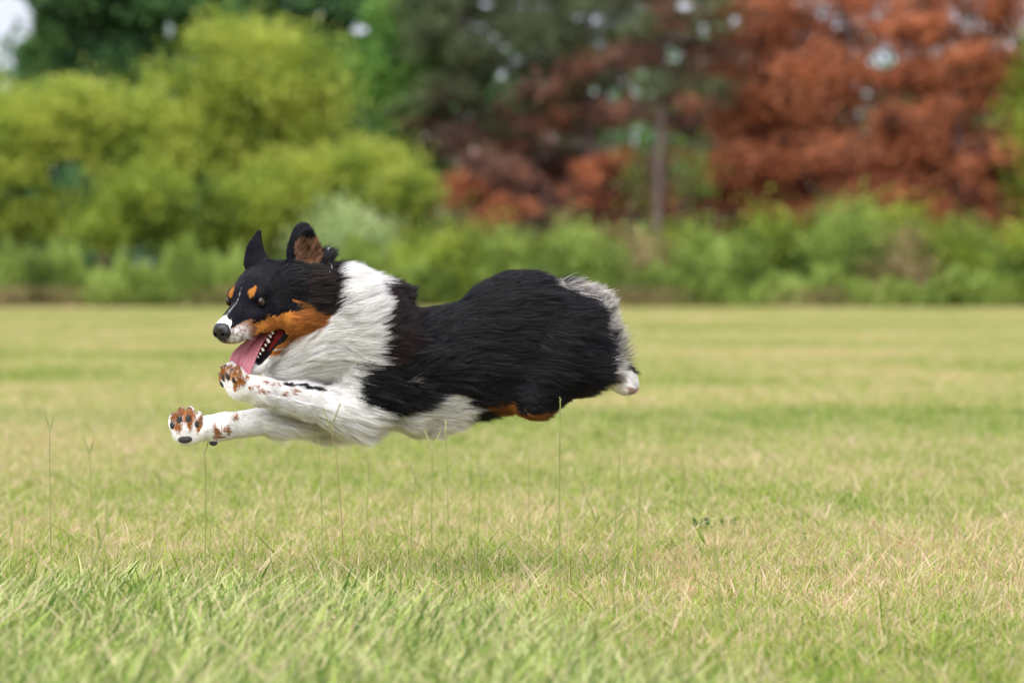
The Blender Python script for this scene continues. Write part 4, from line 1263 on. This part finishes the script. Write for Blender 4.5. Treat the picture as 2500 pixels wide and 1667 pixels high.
def tooth(px_, py_, d, w_, h_, ang):
    c = Wp(px_, py_, d); up = nrm([math.sin(ang), -.1, math.cos(ang)]); sd2 = nrm(np.cross(up, [0, 1, 0]))
    pts = [c - up * h_ / 2000, c, c + up * h_ / 2400, c + up * h_ / 2000]
    V, Q = tube(pts, np.array([.5, .5, .34, .08]) * w_ / 1000, 8)
    Vc = V - c; V = c + Vc
    mesh_np("tooth", V, Q, M_TOOTH, dog, smooth=True)
for (a, b, w_, h_) in [(664, 811, 6.5, 10), (659, 820, 6, 9), (654, 831, 8, 12), (648, 842, 5, 7), (641, 853, 7, 9), (635, 863, 4.5, 6), (630, 871, 3.5, 5)]:
    tooth(a, b, -181 + (661 - a) * -.35, w_, h_, -.5)
for (c, si, up, n, r) in PADS1 + PADS2:
    V, Q = uvs(c, (si, up, n), np.array(r) * 1.06, 14, 9)
    mesh_np("paw_pad", V - n * .0015, Q, M_PAD, dog, smooth=True)
V, Q = uvs(Wp(521, 1081, -184), (XA, YA, ZA), (10, 9, 7), 14, 9)
mesh_np("paw_pad", V, Q, M_PAD, dog, smooth=True)
for c, d in CL1 + CL2:
    V, Q = tube([c - d * .004, c + d * .001, c + d * .005 - ZA * .001, c + d * .0075 - ZA * .002], [.003, .0026, .0016, .0005], 7)
    mesh_np("claw", V, Q, M_CLAW, dog, smooth=True)

# ------------------------------------------------------------------ chain collar, half sunk in the ruff
M_STEEL = simple("collar_steel", (.55, .55, .58), .25, .5, Metallic=1.0)
col_e = empty("collar", tuple(Wp(814, 733, -60)))
tag(col_e, "steel chain collar mostly hidden in the white ruff behind the dog's ear", "collar")
for i in range(44):
    a = i / 44 * 2 * math.pi
    c = Wp(814, 733, -60) + np.array([-.012 * math.cos(a), .088 * math.sin(a), .124 * math.cos(a)])
    tdir = nrm([.012 * math.sin(a), .088 * math.cos(a), -.124 * math.sin(a)])
    out_ = nrm(c - Wp(814, 733, -60)); sd_ = np.cross(tdir, out_)
    q = out_ if i % 2 else sd_
    ring = [c + tdir * .0105 * math.cos(t) + q * .0065 * math.sin(t) for t in np.linspace(0, 2 * math.pi, 13)]
    V, Q = tube(ring, .0019, 6)
    mesh_np("link", V, Q, M_STEEL, col_e, smooth=True)

# ------------------------------------------------------------------ seed stalks of the grass
def mat_stalk(name, c1, c2):
    b = NB(name); n = b.noise(b.pos(), 40, 2)
    return b.leaf(b.ramp(n, [(.3, c1), (.7, c2)]), .5, .2, .3)
M_STEM = mat_stalk("stalk_green", (.20, .25, .07), (.34, .35, .13))
M_STEMR = mat_stalk("stalk_reddish", (.26, .22, .07), (.36, .27, .12))
M_SEED = mat_stalk("seed_green", (.27, .30, .10), (.44, .43, .2))
SG = "seed stalks standing out of the grass"
def stalk(px, py, D, label, head='v', lean=0.0, hl=.055, r=.0011, spread=.35, red=False, tilt=0.0):
    rng = np.random.default_rng(int(px * 3 + D * 10))
    top = np.array(at(px, py, D)); base = np.array([top[0] + lean, D, 0.0])
    root = empty("grass_stalk", tuple(base)); tag(root, label, "grass stalk", SG)
    H_ = top[2]
    t = np.linspace(0, 1, 9)[:, None]
    P = base + (top - base) * t + np.array([lean * .5 + rng.normal() * .006, 0, 0]) * (t * (1 - t)) * 2
    hb = P[-1] - np.array([0, 0, hl if head != 'bud' else 0])
    if head == 'v': P[-1] = hb; P[-2] = P[-3] * .5 + hb * .5
    V, Q = tube(P, np.linspace(r * 1.25, r * .85, 9), 6)
    mesh_np("stem", V, Q, M_STEMR if red else M_STEM, root, smooth=True)
    arms = {'v': (-1, 1), 'spike': (0,), 'bud': (0,)}[head]
    for sgn in arms:
        L = hl * rng.uniform(.85, 1.1) if head != 'bud' else .012
        o = P[-1]
        d = nrm([sgn * spread + tilt, rng.uniform(-.3, .3), 1])
        parts = [tube([o, o + d * L * .5 + ZA * .001, o + d * L], [r * .8, r * .7, r * .3], 5)]
        n = int(L / .0034)
        for k in range(n):            # small spikelets in two rows
            c = o + d * L * (k + 1) / n
            sd2 = XA * (1 if k % 2 else -1)
            parts.append(tube([c, c + nrm(d + sd2 * .8) * .0024, c + nrm(d * 1.4 + sd2 * .5) * .0046], [.0009, .0015, .0004], 5))
        V, Q = join(parts)
        mesh_np("seed_head", V, Q, M_SEED, root, smooth=True)
    return root
stalk(122, 998, 13.35, "tallest V headed grass stalk, left of the dog at the photo's left edge", spread=.22, lean=.006)
stalk(218, 1062, 13.7, "thin V headed grass stalk between the tallest left stalk and the dog's far paw", spread=.35, lean=.008, hl=.045, r=.0009)
stalk(500, 1068, 13.85, "green V headed grass stalk right under the dog's far front paw", spread=.30, lean=-.002, hl=.04)
stalk(531, 1112, 13.6, "short pale grass stalk just right of the one under the far paw", spread=.5, hl=.012, lean=-.02, r=.0009)
stalk(808, 985, 13.5, "sharp V headed grass stalk crossing the dog's near elbow feathers", spread=.38, lean=.035, hl=.06, red=True)
stalk(778, 1090, 13.3, "grass stalk with a small pale bud left of the stalk at the elbow", 'bud', lean=.01)
stalk(1368, 986, 12.9, "thick stalk with a pale cut tip crossing the dog's hind underside", 'bud', lean=.0, r=.0016)
stalk(1056, 1050, 12.7, "soft V headed grass stalk below the dog's white belly", spread=.4, hl=.045, r=.0013, lean=-.005)
stalk(1088, 1055, 12.5, "plain blurred grass stem touching the white belly fur", 'spike', hl=.03, lean=.004)
stalk(1014, 1130, 13.1, "short V headed grass stalk in front of the chest shadow", spread=.3, hl=.04, lean=-.01)
stalk(1176, 1115, 12.9, "V headed grass stalk below the gap between belly and tan leg patch", spread=.35, hl=.045, lean=-.015)
stalk(590, 1235, 12.4, "blurred low grass spike below the near front paw", 'spike', hl=.03, lean=.004)
stalk(900, 1165, 12.5, "blurred grass spike under the dog's elbow", 'spike', hl=.035, lean=-.006)
stalk(1292, 1120, 12.9, "thin spike between the belly stalk and the cut tip stalk", 'spike', hl=.03, lean=.002, r=.0008)
stalk(1512, 1130, 12.3, "blurred tall spike below the hind paw", 'spike', hl=.05, lean=-.012, r=.0014)
stalk(1566, 1165, 12.1, "blurred dark green spike right of the hind paw", 'spike', hl=.05, lean=-.01, r=.0015)
stalk(1745, 1330, 11.6, "very blurred pale stalk low in the middle right of the grass", 'spike', lean=0.01, r=.0018)
stalk(262, 1290, 11.9, "blurred pale leaf stalk at the lower left, leaning right", 'spike', hl=.05, lean=-.05, r=.0022)
stalk(45, 1345, 12.4, "blurred grass spike in the lower left corner region", 'spike', hl=.04, lean=-.03, r=.0014)
stalk(2400, 1420, 11.9, "pale blurred stalk at the lower right", 'spike', hl=.03, lean=-.02, r=.0012)

# ------------------------------------------------------------------ small leafy weed in the field
M_WLEAF = mat_stalk("weed_leaf_green", (.03, .09, .02), (.07, .17, .035))
def leafy(px, D, label, n=26, s_=1.0):
    rng = np.random.default_rng(int(px))
    b0 = np.array([gx(px, D), D, 0.0]); root = empty("leafy_weed", tuple(b0)); tag(root, label, "weed plant", "small leafy weeds in the field")
    stems, leaves = [], []
    for k in range(7):
        a = rng.uniform(0, 6.28); d = nrm([math.cos(a), math.sin(a), rng.uniform(.6, 1.6)]); L = rng.uniform(.03, .06) * s_
        stems.append(tube([b0, b0 + d * L * .5, b0 + d * L + ZA * .004], [.0012, .001, .0005], 5))
        for q in range(n // 6):
            c = b0 + d * L * rng.uniform(.4, 1.05); u = nrm(rng.normal(size=3) + ZA * .6); v = nrm(np.cross(u, rng.normal(size=3))); ll = rng.uniform(.010, .018) * s_
            leaves.append((np.array([c, c + u * ll * .4 + v * ll * .35, c + u * ll * .8 + v * ll * .2, c + u * ll, c + u * ll * .8 - v * ll * .2, c + u * ll * .4 - v * ll * .35]), np.array([[0, 1, 2, 5], [2, 3, 4, 5]])))
    V, Q = join(stems); mesh_np("stem", V, Q, M_STEM, root, smooth=True)
    V, Q = join(leaves); mesh_np("foliage", V, Q, M_WLEAF, root)
leafy(1722, 16.4, "dark leafy weed in the dry grass, lower right of the hind paw", 40, 1.3)
leafy(1775, 16.7, "smaller dark weed just right of the larger leafy one", 26, 1.0)
leafy(1955, 15.6, "lone leafy weed in the straw patch right of the other weeds", 22, .9)
